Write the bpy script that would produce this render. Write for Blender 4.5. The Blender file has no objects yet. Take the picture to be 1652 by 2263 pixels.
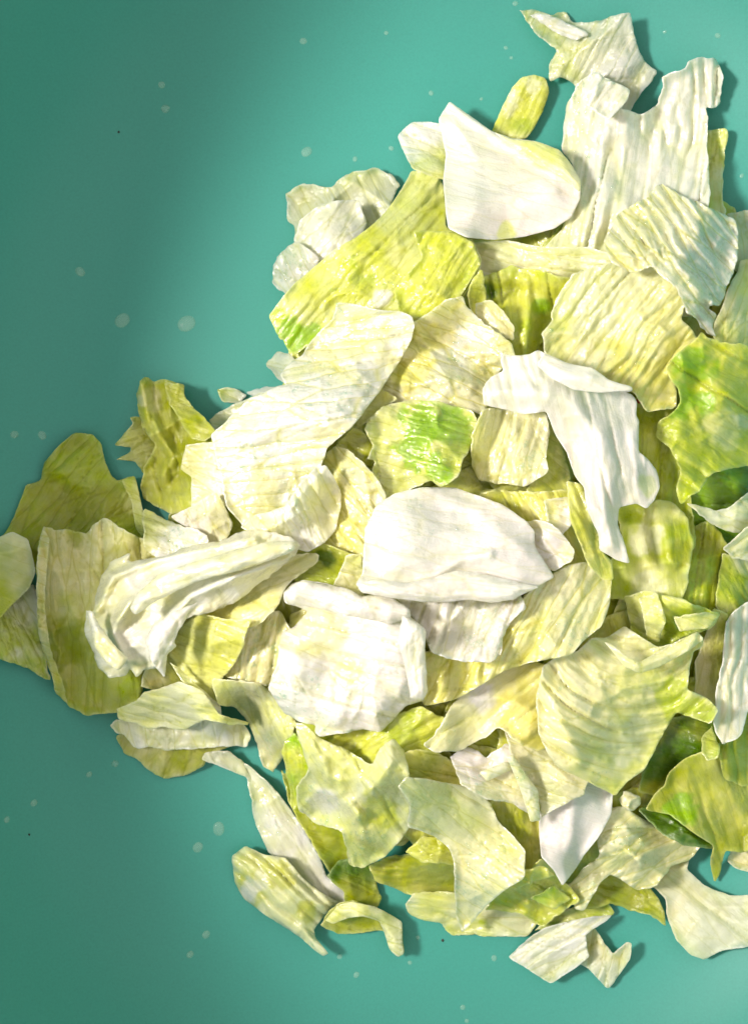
import bpy, math, random
import numpy as np
from mathutils import Vector
from mathutils.geometry import delaunay_2d_cdt

# ------------------------------------------------------------------ camera, world, lamps, exposure
K = 0.24 / 1652.0            # metres per tracing unit on the bowl floor
CAMH = 0.35                  # camera height above the bowl floor, metres
HC = CAMH / K
scene = bpy.context.scene
col = scene.collection
cam = bpy.data.cameras.new('camera')
cam.sensor_fit = 'HORIZONTAL'; cam.sensor_width = 36.0
cam.lens = 36.0 * CAMH / 0.24
cam.clip_start = 0.01; cam.clip_end = 20
cam.dof.use_dof = True; cam.dof.focus_distance = 0.323; cam.dof.aperture_fstop = 18
camo = bpy.data.objects.new('camera', cam); camo.location = (0, 0, CAMH)
col.objects.link(camo); scene.camera = camo

world = bpy.data.worlds.new('World'); scene.world = world; world.use_nodes = True
bg = world.node_tree.nodes['Background']
bg.inputs['Color'].default_value = (1.0, 0.92, 0.885, 1)
bg.inputs['Strength'].default_value = 0.84

LEL, LDY = math.radians(48.5), 0.10         # lamp elevation, slant towards the bottom of the picture
ld = Vector((-math.cos(LEL), LDY * math.cos(LEL), math.sin(LEL))).normalized()
lamp = bpy.data.lights.new('kitchen_lamp', 'SPOT')
lamp.shadow_soft_size = 0.055; lamp.energy = 25.0; lamp.color = (1.0, 0.925, 0.865)
lamp.spot_size = math.radians(41); lamp.spot_blend = 0.8
lampo = bpy.data.objects.new('kitchen_lamp', lamp)
aim = Vector(((1010 - 826) * K, -(1040 - 1131.5) * K, 0.02))
lampo.location = ld * 0.62 + Vector((-0.01, 0.02, 0.02))
lampo.rotation_euler = (lampo.location - aim).to_track_quat('Z', 'Y').to_euler()
col.objects.link(lampo)

scene.view_settings.view_transform = 'Standard'
scene.view_settings.look = 'None'
scene.view_settings.exposure = 0.0
scene.view_settings.gamma = 1.0
scene.render.engine = 'CYCLES'
scene.cycles.max_bounces = 10
scene.cycles.diffuse_bounces = 5
scene.cycles.transparent_max_bounces = 12
scene.cycles.sample_clamp_indirect = 6.0

rng = np.random.default_rng(7)
random.seed(7)

# ------------------------------------------------------------------ maths helpers
def _hash(ix, iy, seed):
    h = (ix.astype(np.int64) * 374761393 + iy.astype(np.int64) * 668265263 + seed * 974711) & 0x7fffffff
    h = ((h ^ (h >> 13)) * 1274126177) & 0x7fffffff
    return ((h ^ (h >> 16)) & 0xffff) / 65535.0
def noise(u, v, seed):
    iu = np.floor(u); iv = np.floor(v); fu = u - iu; fv = v - iv
    fu = fu * fu * fu * (fu * (fu * 6 - 15) + 10); fv = fv * fv * fv * (fv * (fv * 6 - 15) + 10)
    a = _hash(iu, iv, seed); b = _hash(iu + 1, iv, seed); c = _hash(iu, iv + 1, seed); d = _hash(iu + 1, iv + 1, seed)
    return (a + (b - a) * fu) * (1 - fv) + (c + (d - c) * fu) * fv
def fbm(u, v, seed, n=3):
    s = 0; a = 1.0; t = 0
    for i in range(n):
        s = s + a * noise(u * 2 ** i, v * 2 ** i, seed + i * 17); t += a; a *= 0.5
    return s / t
def smooth(x): x = np.clip(x, 0, 1); return x * x * (3 - 2 * x)
def parse(s):
    if not isinstance(s, str): return np.array(s, float)
    return np.array([[float(a) for a in p.split(',')] for p in s.split()])
def inside(P, u, v):
    r = np.zeros(u.shape, bool); n = len(P)
    for i in range(n):
        x0, y0 = P[i]; x1, y1 = P[(i + 1) % n]
        if y0 == y1: continue
        c = ((y0 > v) != (y1 > v)) & (u < (x1 - x0) * (v - y0) / (y1 - y0) + x0)
        r ^= c
    return r
def segdist(P, u, v, closed=True):
    d = np.full(u.shape, 1e9); n = len(P)
    for i in range(n if closed else n - 1):
        a = P[i]; b = P[(i + 1) % n]; ab = b - a; L = max(ab @ ab, 1e-9)
        t = np.clip(((u - a[0]) * ab[0] + (v - a[1]) * ab[1]) / L, 0, 1)
        d = np.minimum(d, (u - a[0] - t * ab[0]) ** 2 + (v - a[1] - t * ab[1]) ** 2)
    return np.sqrt(d)

# ------------------------------------------------------------------ the bowl's profile
BC = (965.0, 1130.0)
PROF = [(0, 0), (675, 0), (755, 5), (835, 18), (915, 44), (985, 84), (1055, 148), (1125, 250), (1195, 390), (1265, 565),
        (1325, 760), (1375, 960), (1400, 1150)]
OV = 1.24                                    # the bowl is oval: longer from top to bottom of the picture
_pr = np.array(PROF, float)
def bowl_z(x, y):          # tracing units, true plan position (not along the ray)
    return np.interp(np.hypot(x - BC[0], (y - BC[1]) / OV), _pr[:, 0], _pr[:, 1])
def ray_bowl(u, v):        # height at which the line of sight through (u, v) meets the bowl
    z = np.zeros(np.shape(u))
    for i in range(14):
        f = 1 - z / HC
        z = 0.5 * z + 0.5 * bowl_z(826 + (u - 826) * f, 1131.5 + (v - 1131.5) * f)
    return z
def W(u, v, z):            # tracing units + height -> metres
    f = 1 - z / HC
    return np.stack([(u - 826) * K * f, -(v - 1131.5) * K * f, z * K], -1)

# height grid used to rest each piece on what lies beneath it
CS = 4.0; U0, V0 = -140.0, -120.0; GW, GH = 500, 640
GU, GV = np.meshgrid(U0 + CS * np.arange(GW), V0 + CS * np.arange(GH))
H = ray_bowl(GU, GV)
H0 = H.copy()
def sample(A, u, v):
    x = np.clip((u - U0) / CS, 0, A.shape[1] - 1.001); y = np.clip((v - V0) / CS, 0, A.shape[0] - 1.001)
    ix = x.astype(int); iy = y.astype(int); fx = x - ix; fy = y - iy
    return (A[iy, ix] * (1 - fx) + A[iy, ix + 1] * fx) * (1 - fy) + (A[iy + 1, ix] * (1 - fx) + A[iy + 1, ix + 1] * fx) * fy
def box(A, r):
    B = np.cumsum(np.pad(A, ((r + 1, r), (0, 0))), 0); A = B[2 * r + 1:] - B[:-2 * r - 1]
    B = np.cumsum(np.pad(A, ((0, 0), (r + 1, r))), 1); return (B[:, 2 * r + 1:] - B[:, :-2 * r - 1])
def nblur(A, M, r):        # blur inside a mask
    for i in range(2):
        A = np.where(M, A, 0); w = box(M.astype(float), r); A = box(A, r) / np.maximum(w, 1e-6)
    return A
def maxf(A, r):
    for ax in (0, 1):
        B = A.copy()
        for k in range(1, r + 1):
            if ax == 0:
                B[k:] = np.maximum(B[k:], A[:-k]); B[:-k] = np.maximum(B[:-k], A[k:])
            else:
                B[:, k:] = np.maximum(B[:, k:], A[:, :-k]); B[:, :-k] = np.maximum(B[:, :-k], A[:, k:])
        A = B
    return A

# ------------------------------------------------------------------ node materials
def nd(nt, t, **kw):
    n = nt.nodes.new(t)
    for k, v in kw.items():
        if k[0] == '_': setattr(n, k[1:], v)
        else: n.inputs[k.replace('__', ' ')].default_value = v
    return n
def new_mat(name):
    m = bpy.data.materials.new(name); m.use_nodes = True
    return m, m.node_tree, m.node_tree.nodes['Principled BSDF']
def ramp(nt, src, a, b, c0=(0, 0, 0, 1), c1=(1, 1, 1, 1)):
    r = nt.nodes.new('ShaderNodeMapRange'); r.inputs['From Min'].default_value = a; r.inputs['From Max'].default_value = b
    nt.links.new(src, r.inputs['Value']); return r.outputs['Result']
def math_(nt, op, a, b=None):
    n = nt.nodes.new('ShaderNodeMath'); n.operation = op
    for i, x in enumerate((a, b)):
        if x is None: continue
        if isinstance(x, (int, float)): n.inputs[i].default_value = x
        else: nt.links.new(x, n.inputs[i])
    return n.outputs[0]

def leaf_material():
    m, nt, p = new_mat('lettuce_leaf'); L = nt.links.new
    tint = nd(nt, 'ShaderNodeAttribute', _attribute_name='tint')
    surf = nd(nt, 'ShaderNodeAttribute', _attribute_name='surf')
    sep = nt.nodes.new('ShaderNodeSeparateColor'); L(surf.outputs['Color'], sep.inputs[0])
    vein, wet, sheer = sep.outputs[0], sep.outputs[1], sep.outputs[2]
    uv = nd(nt, 'ShaderNodeUVMap', _uv_map='grain')
    # warp
    n0 = nd(nt, 'ShaderNodeTexNoise', Scale=1.3, Detail=3.0); L(uv.outputs[0], n0.inputs['Vector'])
    mixv = nd(nt, 'ShaderNodeMix', _data_type='VECTOR', Factor=0.16)
    L(uv.outputs[0], mixv.inputs[4]); L(n0.outputs['Color'], mixv.inputs[5])
    # long veins: cells stretched along the grain; fine net: smaller cells
    mp = nd(nt, 'ShaderNodeMapping'); mp.inputs['Scale'].default_value = (3.1, 0.62, 1)
    L(mixv.outputs[1], mp.inputs['Vector'])
    v1 = nd(nt, 'ShaderNodeTexVoronoi', _feature='DISTANCE_TO_EDGE', _voronoi_dimensions='2D', Scale=1.0, Randomness=0.9)
    L(mp.outputs[0], v1.inputs['Vector'])
    mp2 = nd(nt, 'ShaderNodeMapping'); mp2.inputs['Scale'].default_value = (6.5, 4.0, 1)
    L(mixv.outputs[1], mp2.inputs['Vector'])
    v2 = nd(nt, 'ShaderNodeTexVoronoi', _feature='DISTANCE_TO_EDGE', _voronoi_dimensions='2D', Scale=1.0)
    L(mp2.outputs[0], v2.inputs['Vector'])
    l1 = ramp(nt, v1.outputs['Distance'], 0.075, 0.0)
    l2 = ramp(nt, v2.outputs['Distance'], 0.07, 0.0)
    lines = math_(nt, 'MULTIPLY', math_(nt, 'MAXIMUM', l1, math_(nt, 'MULTIPLY', l2, 0.35)), vein)
    # colour: tint, fibres, blotches, veins
    mp3 = nd(nt, 'ShaderNodeMapping'); mp3.inputs['Scale'].default_value = (22, 1.6, 1); L(mixv.outputs[1], mp3.inputs['Vector'])
    nf = nd(nt, 'ShaderNodeTexNoise', Scale=1.0, Detail=4.0, Roughness=0.6); L(mp3.outputs[0], nf.inputs['Vector'])
    nb = nd(nt, 'ShaderNodeTexNoise', Scale=2.6, Detail=5.0, Roughness=0.62); L(uv.outputs[0], nb.inputs['Vector'])
    hs = nd(nt, 'ShaderNodeHueSaturation'); L(tint.outputs['Color'], hs.inputs['Color'])
    L(ramp_out(nt, nb.outputs['Fac'], 0.3, 0.7, 1.12, 0.88), hs.inputs['Saturation'])
    L(ramp_out(nt, nf.outputs['Fac'], 0.25, 0.75, 0.97, 1.03), hs.inputs['Value'])
    dark = nd(nt, 'ShaderNodeMix', _data_type='RGBA', _blend_type='MULTIPLY'); L(hs.outputs[0], dark.inputs[6])
    dark.inputs[7].default_value = (0.76, 0.75, 0.30, 1)
    L(math_(nt, 'MULTIPLY', lines, 0.80), dark.inputs[0])
    L(dark.outputs[2], p.inputs['Base Color'])
    # relief: puffed blisters between veins, fibres, fine skin
    pf = ramp(nt, v1.outputs['Distance'], 0.0, 0.22)
    pf2 = ramp(nt, v2.outputs['Distance'], 0.0, 0.3)
    h = math_(nt, 'ADD', math_(nt, 'MULTIPLY', math_(nt, 'ADD', pf, math_(nt, 'MULTIPLY', pf2, 0.22)), vein), math_(nt, 'MULTIPLY', nf.outputs['Fac'], 0.45))
    b1 = nd(nt, 'ShaderNodeBump', Strength=0.9, Distance=0.0004); L(h, b1.inputs['Height'])
    ns = nd(nt, 'ShaderNodeTexNoise', Scale=16.0, Detail=3.0, Roughness=0.6); L(uv.outputs[0], ns.inputs['Vector'])
    b2 = nd(nt, 'ShaderNodeBump', Strength=0.7, Distance=0.0002); L(ns.outputs['Fac'], b2.inputs['Height']); L(b1.outputs[0], b2.inputs['Normal'])
    L(b2.outputs[0], p.inputs['Normal'])
    # wet film
    nw = nd(nt, 'ShaderNodeTexNoise', Scale=3.3, Detail=4.0); L(uv.outputs[0], nw.inputs['Vector'])
    w = math_(nt, 'MULTIPLY', ramp(nt, nw.outputs['Fac'], 0.15, 0.48), wet)
    b3 = nd(nt, 'ShaderNodeBump', Strength=1.0, Distance=0.0006)
    nc = nd(nt, 'ShaderNodeTexNoise', Scale=7.0, Detail=2.0); L(uv.outputs[0], nc.inputs['Vector'])
    L(nc.outputs['Fac'], b3.inputs['Height']); L(b1.outputs[0], b3.inputs['Normal']); L(b3.outputs[0], p.inputs['Coat Normal'])
    L(w, p.inputs['Coat Weight']); p.inputs['Coat Roughness'].default_value = 0.14; p.inputs['Coat IOR'].default_value = 1.8
    L(ramp_out(nt, nb.outputs['Fac'], 0.3, 0.7, 0.26, 0.46), p.inputs['Roughness'])
    p.inputs['IOR'].default_value = 1.40
    p.inputs['Subsurface Weight'].default_value = 0.85
    p.inputs['Subsurface Radius'].default_value = (1.0, 1.0, 0.85)
    p.inputs['Subsurface Scale'].default_value = 0.0020
    # thin soaked leaf lets some of what lies beneath show
    tr = nd(nt, 'ShaderNodeBsdfTransparent'); ms = nd(nt, 'ShaderNodeMixShader')
    L(sheer, ms.inputs[0]); L(p.outputs[0], ms.inputs[1]); L(tr.outputs[0], ms.inputs[2])
    out = nt.nodes['Material Output']; L(ms.outputs[0], out.inputs['Surface'])
    return m
def ramp_out(nt, src, a, b, c, d):
    r = nt.nodes.new('ShaderNodeMapRange')
    for k, x in (('From Min', a), ('From Max', b), ('To Min', c), ('To Max', d)): r.inputs[k].default_value = x
    nt.links.new(src, r.inputs['Value']); return r.outputs['Result']
LEAF = leaf_material()

def bowl_material():
    m, nt, p = new_mat('turquoise_plastic'); L = nt.links.new
    tc = nd(nt, 'ShaderNodeTexCoord')
    n = nd(nt, 'ShaderNodeTexNoise', Scale=9.0, Detail=3.0); L(tc.outputs['Object'], n.inputs['Vector'])
    mx = nd(nt, 'ShaderNodeMix', _data_type='RGBA'); L(n.outputs['Fac'], mx.inputs[0])
    mx.inputs[6].default_value = (0.048, 0.335, 0.268, 1); mx.inputs[7].default_value = (0.058, 0.350, 0.290, 1)
    sp = nd(nt, 'ShaderNodeTexNoise', Scale=1700.0, Detail=2.0); L(tc.outputs['Object'], sp.inputs['Vector'])
    hs = nd(nt, 'ShaderNodeHueSaturation'); L(mx.outputs[2], hs.inputs['Color']); L(ramp_out(nt, sp.outputs['Fac'], .25, .75, .94, 1.06), hs.inputs['Value'])
    L(hs.outputs[0], p.inputs['Base Color'])
    g = nd(nt, 'ShaderNodeTexNoise', Scale=900.0, Detail=2.0); L(tc.outputs['Object'], g.inputs['Vector'])
    b = nd(nt, 'ShaderNodeBump', Strength=0.12, Distance=0.0001); L(g.outputs['Fac'], b.inputs['Height']); L(b.outputs[0], p.inputs['Normal'])
    p.inputs['Roughness'].default_value = 0.48; p.inputs['IOR'].default_value = 1.5
    p.inputs['Subsurface Weight'].default_value = 0.25; p.inputs['Subsurface Radius'].default_value = (0.3, 1.0, 0.8)
    p.inputs['Subsurface Scale'].default_value = 0.003
    return m
BOWL = bowl_material()
def water_material():
    # a clear drop too small for its refraction to be resolved: seen through, with the sharp reflection of its skin
    m, nt, p = new_mat('water'); nt.nodes.remove(p)
    tr = nd(nt, 'ShaderNodeBsdfTransparent', Color=(.97, 1, .98, 1)); ms = nd(nt, 'ShaderNodeMixShader'); lw = nd(nt, 'ShaderNodeLayerWeight', Blend=0.5)
    gl = nd(nt, 'ShaderNodeBsdfGlossy', Roughness=0.10)
    L = nt.links.new; L(ramp_out(nt, lw.outputs['Facing'], 0.0, 1.0, 0.07, 0.09), ms.inputs[0])
    L(tr.outputs[0], ms.inputs[1]); L(gl.outputs[0], ms.inputs[2]); L(ms.outputs[0], nt.nodes['Material Output'].inputs['Surface'])
    return m
WATER = water_material()
def drop_material():
    m, nt, p = new_mat('pale_drop'); p.inputs['Base Color'].default_value = (0.42, 0.72, 0.62, 1); p.inputs['Roughness'].default_value = 0.08
    tr = nd(nt, 'ShaderNodeBsdfTransparent', Color=(.96, 1, .98, 1)); ms = nd(nt, 'ShaderNodeMixShader'); lw = nd(nt, 'ShaderNodeLayerWeight', Blend=0.5)
    L = nt.links.new; L(ramp_out(nt, lw.outputs['Facing'], 0.0, 0.8, 0.27, 0.06), ms.inputs[0])  # pale diffuse centre puts the drop's brightness into its colour
    L(tr.outputs[0], ms.inputs[1]); L(p.outputs[0], ms.inputs[2]); L(ms.outputs[0], nt.nodes['Material Output'].inputs['Surface'])
    return m
DROP = drop_material()
def plain(name, c, r=0.6):
    m, nt, p = new_mat(name)
    n = nd(nt, 'ShaderNodeTexNoise', Scale=2500.0); hs = nd(nt, 'ShaderNodeHueSaturation'); hs.inputs['Color'].default_value = (*c, 1)
    nt.links.new(ramp_out(nt, n.outputs['Fac'], .3, .7, .6, 1.4), hs.inputs['Value']); nt.links.new(hs.outputs[0], p.inputs['Base Color'])
    p.inputs['Roughness'].default_value = r; return m

def tag(o, label=None, cat=None, group=None, kind=None):
    for k, v in (('label', label), ('category', cat), ('group', group), ('kind', kind)):
        if v: o[k] = v
    return o

# ------------------------------------------------------------------ bowl: one turned wall with thickness and a rolled rim
def make_bowl():
    t = 18.0
    prof = [(r, z) for r, z in PROF]
    r, z = prof[-1]
    rim = [(r + 8, z + 10), (r + 24, z + 16), (r + 52, z + 12), (r + 62, z - 2), (r + 54, z - 16), (r + 36, z - 20)]
    outer = [(a + t * 0.9, b - t) for a, b in prof[::-1] if a > 0]
    pts = prof[1:] + rim + outer + [(0, -t)]
    # refine the inner wall so that it renders as a smooth curve
    fine = []
    for (a, b), (c, d) in zip(pts[:-1], pts[1:]):
        fine.append((a, b))
    fine.append(pts[-1])
    n = 192; verts = [((BC[0] - 826) * K, -(BC[1] - 1131.5) * K, 0)]; faces = []
    for (a, b) in fine[:-1]:
        for i in range(n):
            th = 2 * math.pi * i / n
            verts.append(((BC[0] - 826 + a * math.cos(th)) * K, (-(BC[1] - 1131.5) + OV * a * math.sin(th)) * K, b * K))
    m = len(fine) - 1
    for i in range(n): faces.append((0, 1 + i, 1 + (i + 1) % n))
    for j in range(m - 1):
        for i in range(n):
            a = 1 + j * n + i; b = 1 + j * n + (i + 1) % n
            faces.append((a, a + n, b + n, b))
    verts.append((verts[0][0], verts[0][1], -t * K)); e = len(verts) - 1
    for i in range(n): faces.append((1 + (m - 1) * n + i, e, 1 + (m - 1) * n + (i + 1) % n))
    me = bpy.data.meshes.new('plastic_bowl'); me.from_pydata(verts, [], faces); me.materials.append(BOWL)
    me.polygons.foreach_set('use_smooth', [True] * len(me.polygons))
    o = bpy.data.objects.new('plastic_bowl', me); col.objects.link(o)
    return tag(o, 'turquoise green plastic bowl holding the chopped lettuce, water drops on its wall', 'bowl')
make_bowl()

# ------------------------------------------------------------------ leaf pieces
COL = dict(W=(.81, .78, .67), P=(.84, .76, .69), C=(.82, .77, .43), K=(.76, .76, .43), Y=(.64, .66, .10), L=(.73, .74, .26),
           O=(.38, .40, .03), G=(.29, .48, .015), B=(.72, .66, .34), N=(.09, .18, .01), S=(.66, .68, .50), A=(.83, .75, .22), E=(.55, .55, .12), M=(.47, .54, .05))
def outline(P, jag, seed, step=4.5):
    q = []
    n = len(P)
    for i in range(n):                       # round each traced corner a little
        a, b = P[i], P[(i + 1) % n]
        k = min(0.14, 3.5 / max(np.hypot(*(b - a)), 1)); q += [a * (1 - k) + b * k, a * k + b * (1 - k)]
    out = []
    for i in range(len(q)):
        a, b = q[i], q[(i + 1) % len(q)]; L = np.hypot(*(b - a)); k = max(1, int(round(L / step)))
        for j in range(k): out.append(a + (b - a) * j / k)
    Q = np.array(out)
    if jag > 0:
        s = np.cumsum(np.hypot(*(Q - np.roll(Q, 1, 0)).T))
        d1 = np.roll(Q, -1, 0) - np.roll(Q, 1, 0); nrm = np.stack([-d1[:, 1], d1[:, 0]], 1) / np.maximum(np.hypot(*d1.T), 1e-6)[:, None]
        z0 = np.zeros_like(s)
        # torn margin: broad waves plus small teeth
        w = (noise(s / 85, z0 + seed, seed + 9) - .5) * 3.0 + (noise(s / 34, z0 + seed, seed) - .5) * 2.4 + (noise(s / 11, z0 + seed, seed + 3) - .5) * 1.5 + (noise(s / 5, z0 + .5, seed + 5) - .5) * 1.0
        Q = Q + nrm * (w * jag)[:, None]
    return Q

BEADS = []
STATE = dict(n=0)
def shape(u, v, Q, d, o, seed, bb, out=None):
    s = np.zeros_like(u)
    u0, v0, u1, v1 = bb; du = max(u1 - u0, 1); dv = max(v1 - v0, 1); size = min(du, dv)
    tu, tv = o.get('tilt', (0, 0))
    s += (tu * (u - u0) / du if tu > 0 else -tu * (u1 - u) / du) + (tv * (v - v0) / dv if tv > 0 else -tv * (v1 - v) / dv)
    b = o.get('bulge', size * 0.03) * o.get('bk', .5); dm = o.get('bw', size * 0.42)
    x = np.clip(d / dm, 0, 1); s += b * ((1 - (1 - x) ** 2) if o.get('round') else (x * x * (3 - 2 * x) * .75 + .25 * x))
    cr = o.get('crin', 1.0)
    s += 34 * min(1, size / 140) * min(cr, 1.5) * noise(u / 125, v / 125, seed + 51)
    rg = (1 - np.abs(2 * fbm(u / 85, v / 85, seed + 53, 2) - 1)) ** 5
    cr *= .72; s += cr * (8 * rg * noise(u / 60, v / 60, seed + 55) + 7 * fbm(u / 48, v / 48, seed + 1) + 4.0 * fbm(u / 20, v / 20, seed + 2, 2))
    amp = (0.45 + 1.0 * noise(u / 90, v / 90, seed + 7))
    w, l = grain(u, v, o, seed)
    r = o.get('rip')
    if r:
        lam, am = r[1], r[2]
        ww = w + 16 * fbm(u / 90, v / 90, seed + 9, 2)
        q = noise(ww / (lam * .5), l / (lam * 4.5), seed + 61)
        q2 = 1 - np.abs(2 * noise(ww / (lam * .8), l / (lam * 7), seed + 63) - 1)
        if out is not None: out['valley'] = q2 ** 6 * np.clip(am / 12, 0, 1)
        s += .85 * am * amp * (.55 * q + .85 * (1 - q2 ** 5) + .22 * noise(ww / (lam * .22), l / (lam * 3), seed + 65))
    pl = o.get('pl')
    if pl:                                   # fairly regular pleats, as over the ribs of a heart leaf
        ww = w + 46 * fbm(u / 120, v / 120, seed + 81, 2); kk = np.sin(2 * math.pi * ww / pl[0] + 1.5 * noise(u / 60, v / 60, seed + 83))
        vv = (1 - (.5 + .5 * kk)) ** 3 * np.clip(1.9 * noise(w / 60, l / 110, seed + 85) - .25, .05, 1.5)
        s -= .75 * pl[1] * vv
        if out is not None: out['valley'] = np.maximum(out.get('valley', 0), vv * min(1, pl[1] / 13))
    for (pts, wd, h) in o.get('ridges', ()):
        dd = segdist(parse(pts), u, v, False)
        k = np.exp(-(dd / wd) ** 2)
        s += h * k if h > 0 else -h * (1 - k)
    # sharp creases where the limp leaf has buckled
    rr = random.Random(seed); cu, cv = o['_c']; ga = math.radians((r or (o.get('ang', 20),))[0])
    for i in range(o.get('nc', 3 if size > 90 else 1)):
        a = ga + rr.uniform(-.6, .6) + (1.2 if rr.random() < .3 else 0); px = cu + rr.uniform(-.3, .3) * du; py = cv + rr.uniform(-.3, .3) * dv
        dd = -(u - px) * math.sin(a) + (v - py) * math.cos(a) + 22 * (noise(u / 70, v / 70, seed + 71 + i) - .5)
        al = (u - px) * math.cos(a) + (v - py) * math.sin(a)
        h = rr.uniform(.04, .10) * min(size, 200) * min(cr, 1.4)
        s += h * np.exp(-np.abs(dd) / (9 + .09 * size)) * np.exp(-(al / (.42 * max(du, dv))) ** 2)
    if out is not None or o.get('_v') is not None:
        T = veins(o, seed, size)
        dv_ = np.full(u.shape, 99.0)
        for (x0, y0, x1, y1, wd) in T:
            bx, by = x1 - x0, y1 - y0; L = bx * bx + by * by
            t = np.clip(((u - x0) * bx + (v - y0) * by) / L, 0, 1)
            dv_ = np.minimum(dv_, np.hypot(u - x0 - t * bx, v - y0 - t * by) / (wd * (1 - .45 * t)))
        k = np.exp(-dv_ ** 2); s -= 3.2 * k * min(1, o.get('vein', .6) + .2)
        if out is not None: out['tree'] = k
    c = o.get('curl', 7.0)
    if c:
        cw = o.get('cw', 22.0)
        s += c * np.clip(1 - d / cw, 0, 1) ** 2 * (0.15 + 2.6 * noise(u / 42, v / 42, seed + 11) ** 2)
    return s
def veins(o, seed, size):
    # a main vein with side veins leaving it at an angle, each splitting once more
    if '_v' in o and o['_v'] is not None: return o['_v']
    T = []; rr = random.Random(seed + 5)
    if o.get('vein', .6) >= .35 and size > 60:
        cu, cv = o['_c']; a = math.radians(o['rip'][0] if o.get('rip') else o.get('ang', 20))
        if 'fan' in o: a = math.atan2(cv - o['fan'][1], cu - o['fan'][0])
        if rr.random() < .5: a += math.pi
        def grow(x, y, a, n, st, wd, dep):
            bend = rr.uniform(-.10, .10)
            for i in range(n):
                a += bend + rr.uniform(-.10, .10); x2, y2 = x + st * math.cos(a), y + st * math.sin(a)
                w = wd * (1 - .6 * i / n); T.append((x, y, x2, y2, w)); x, y = x2, y2
                if dep > 0 and i > 0 and rr.random() < .85:
                    grow(x, y, a + (1 if (i % 2) else -1) * rr.uniform(.45, .8), max(2, int((n - i * .5) * .7)), st * .8, w * .62, dep - 1)
        L = size * 1.5; grow(cu - L * .55 * math.cos(a), cv - L * .55 * math.sin(a), a, 9, L / 8, 3.2, 2)
    o['_v'] = T; return T
def grain(u, v, o, seed):
    if 'fan' in o:
        fu, fv = o['fan']; a = np.arctan2(v - fv, u - fu); R = np.hypot(u - fu, v - fv)
        return a * 300.0, R
    if 'arc' in o:
        fu, fv = o['arc']; a = np.arctan2(v - fv, u - fu); R = np.hypot(u - fu, (v - fv) * .8)
        return R, a * 220
    a = math.radians(o['rip'][0] if o.get('rip') else o.get('ang', 20))
    k = o.get('bend', 0.0)
    x = u * math.cos(a) + v * math.sin(a); y = -u * math.sin(a) + v * math.cos(a)
    P = o['_c']; xc = P[0] * math.cos(a) + P[1] * math.sin(a)
    y = y + k * (x - xc) ** 2 / 400.0
    return y, x

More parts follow.
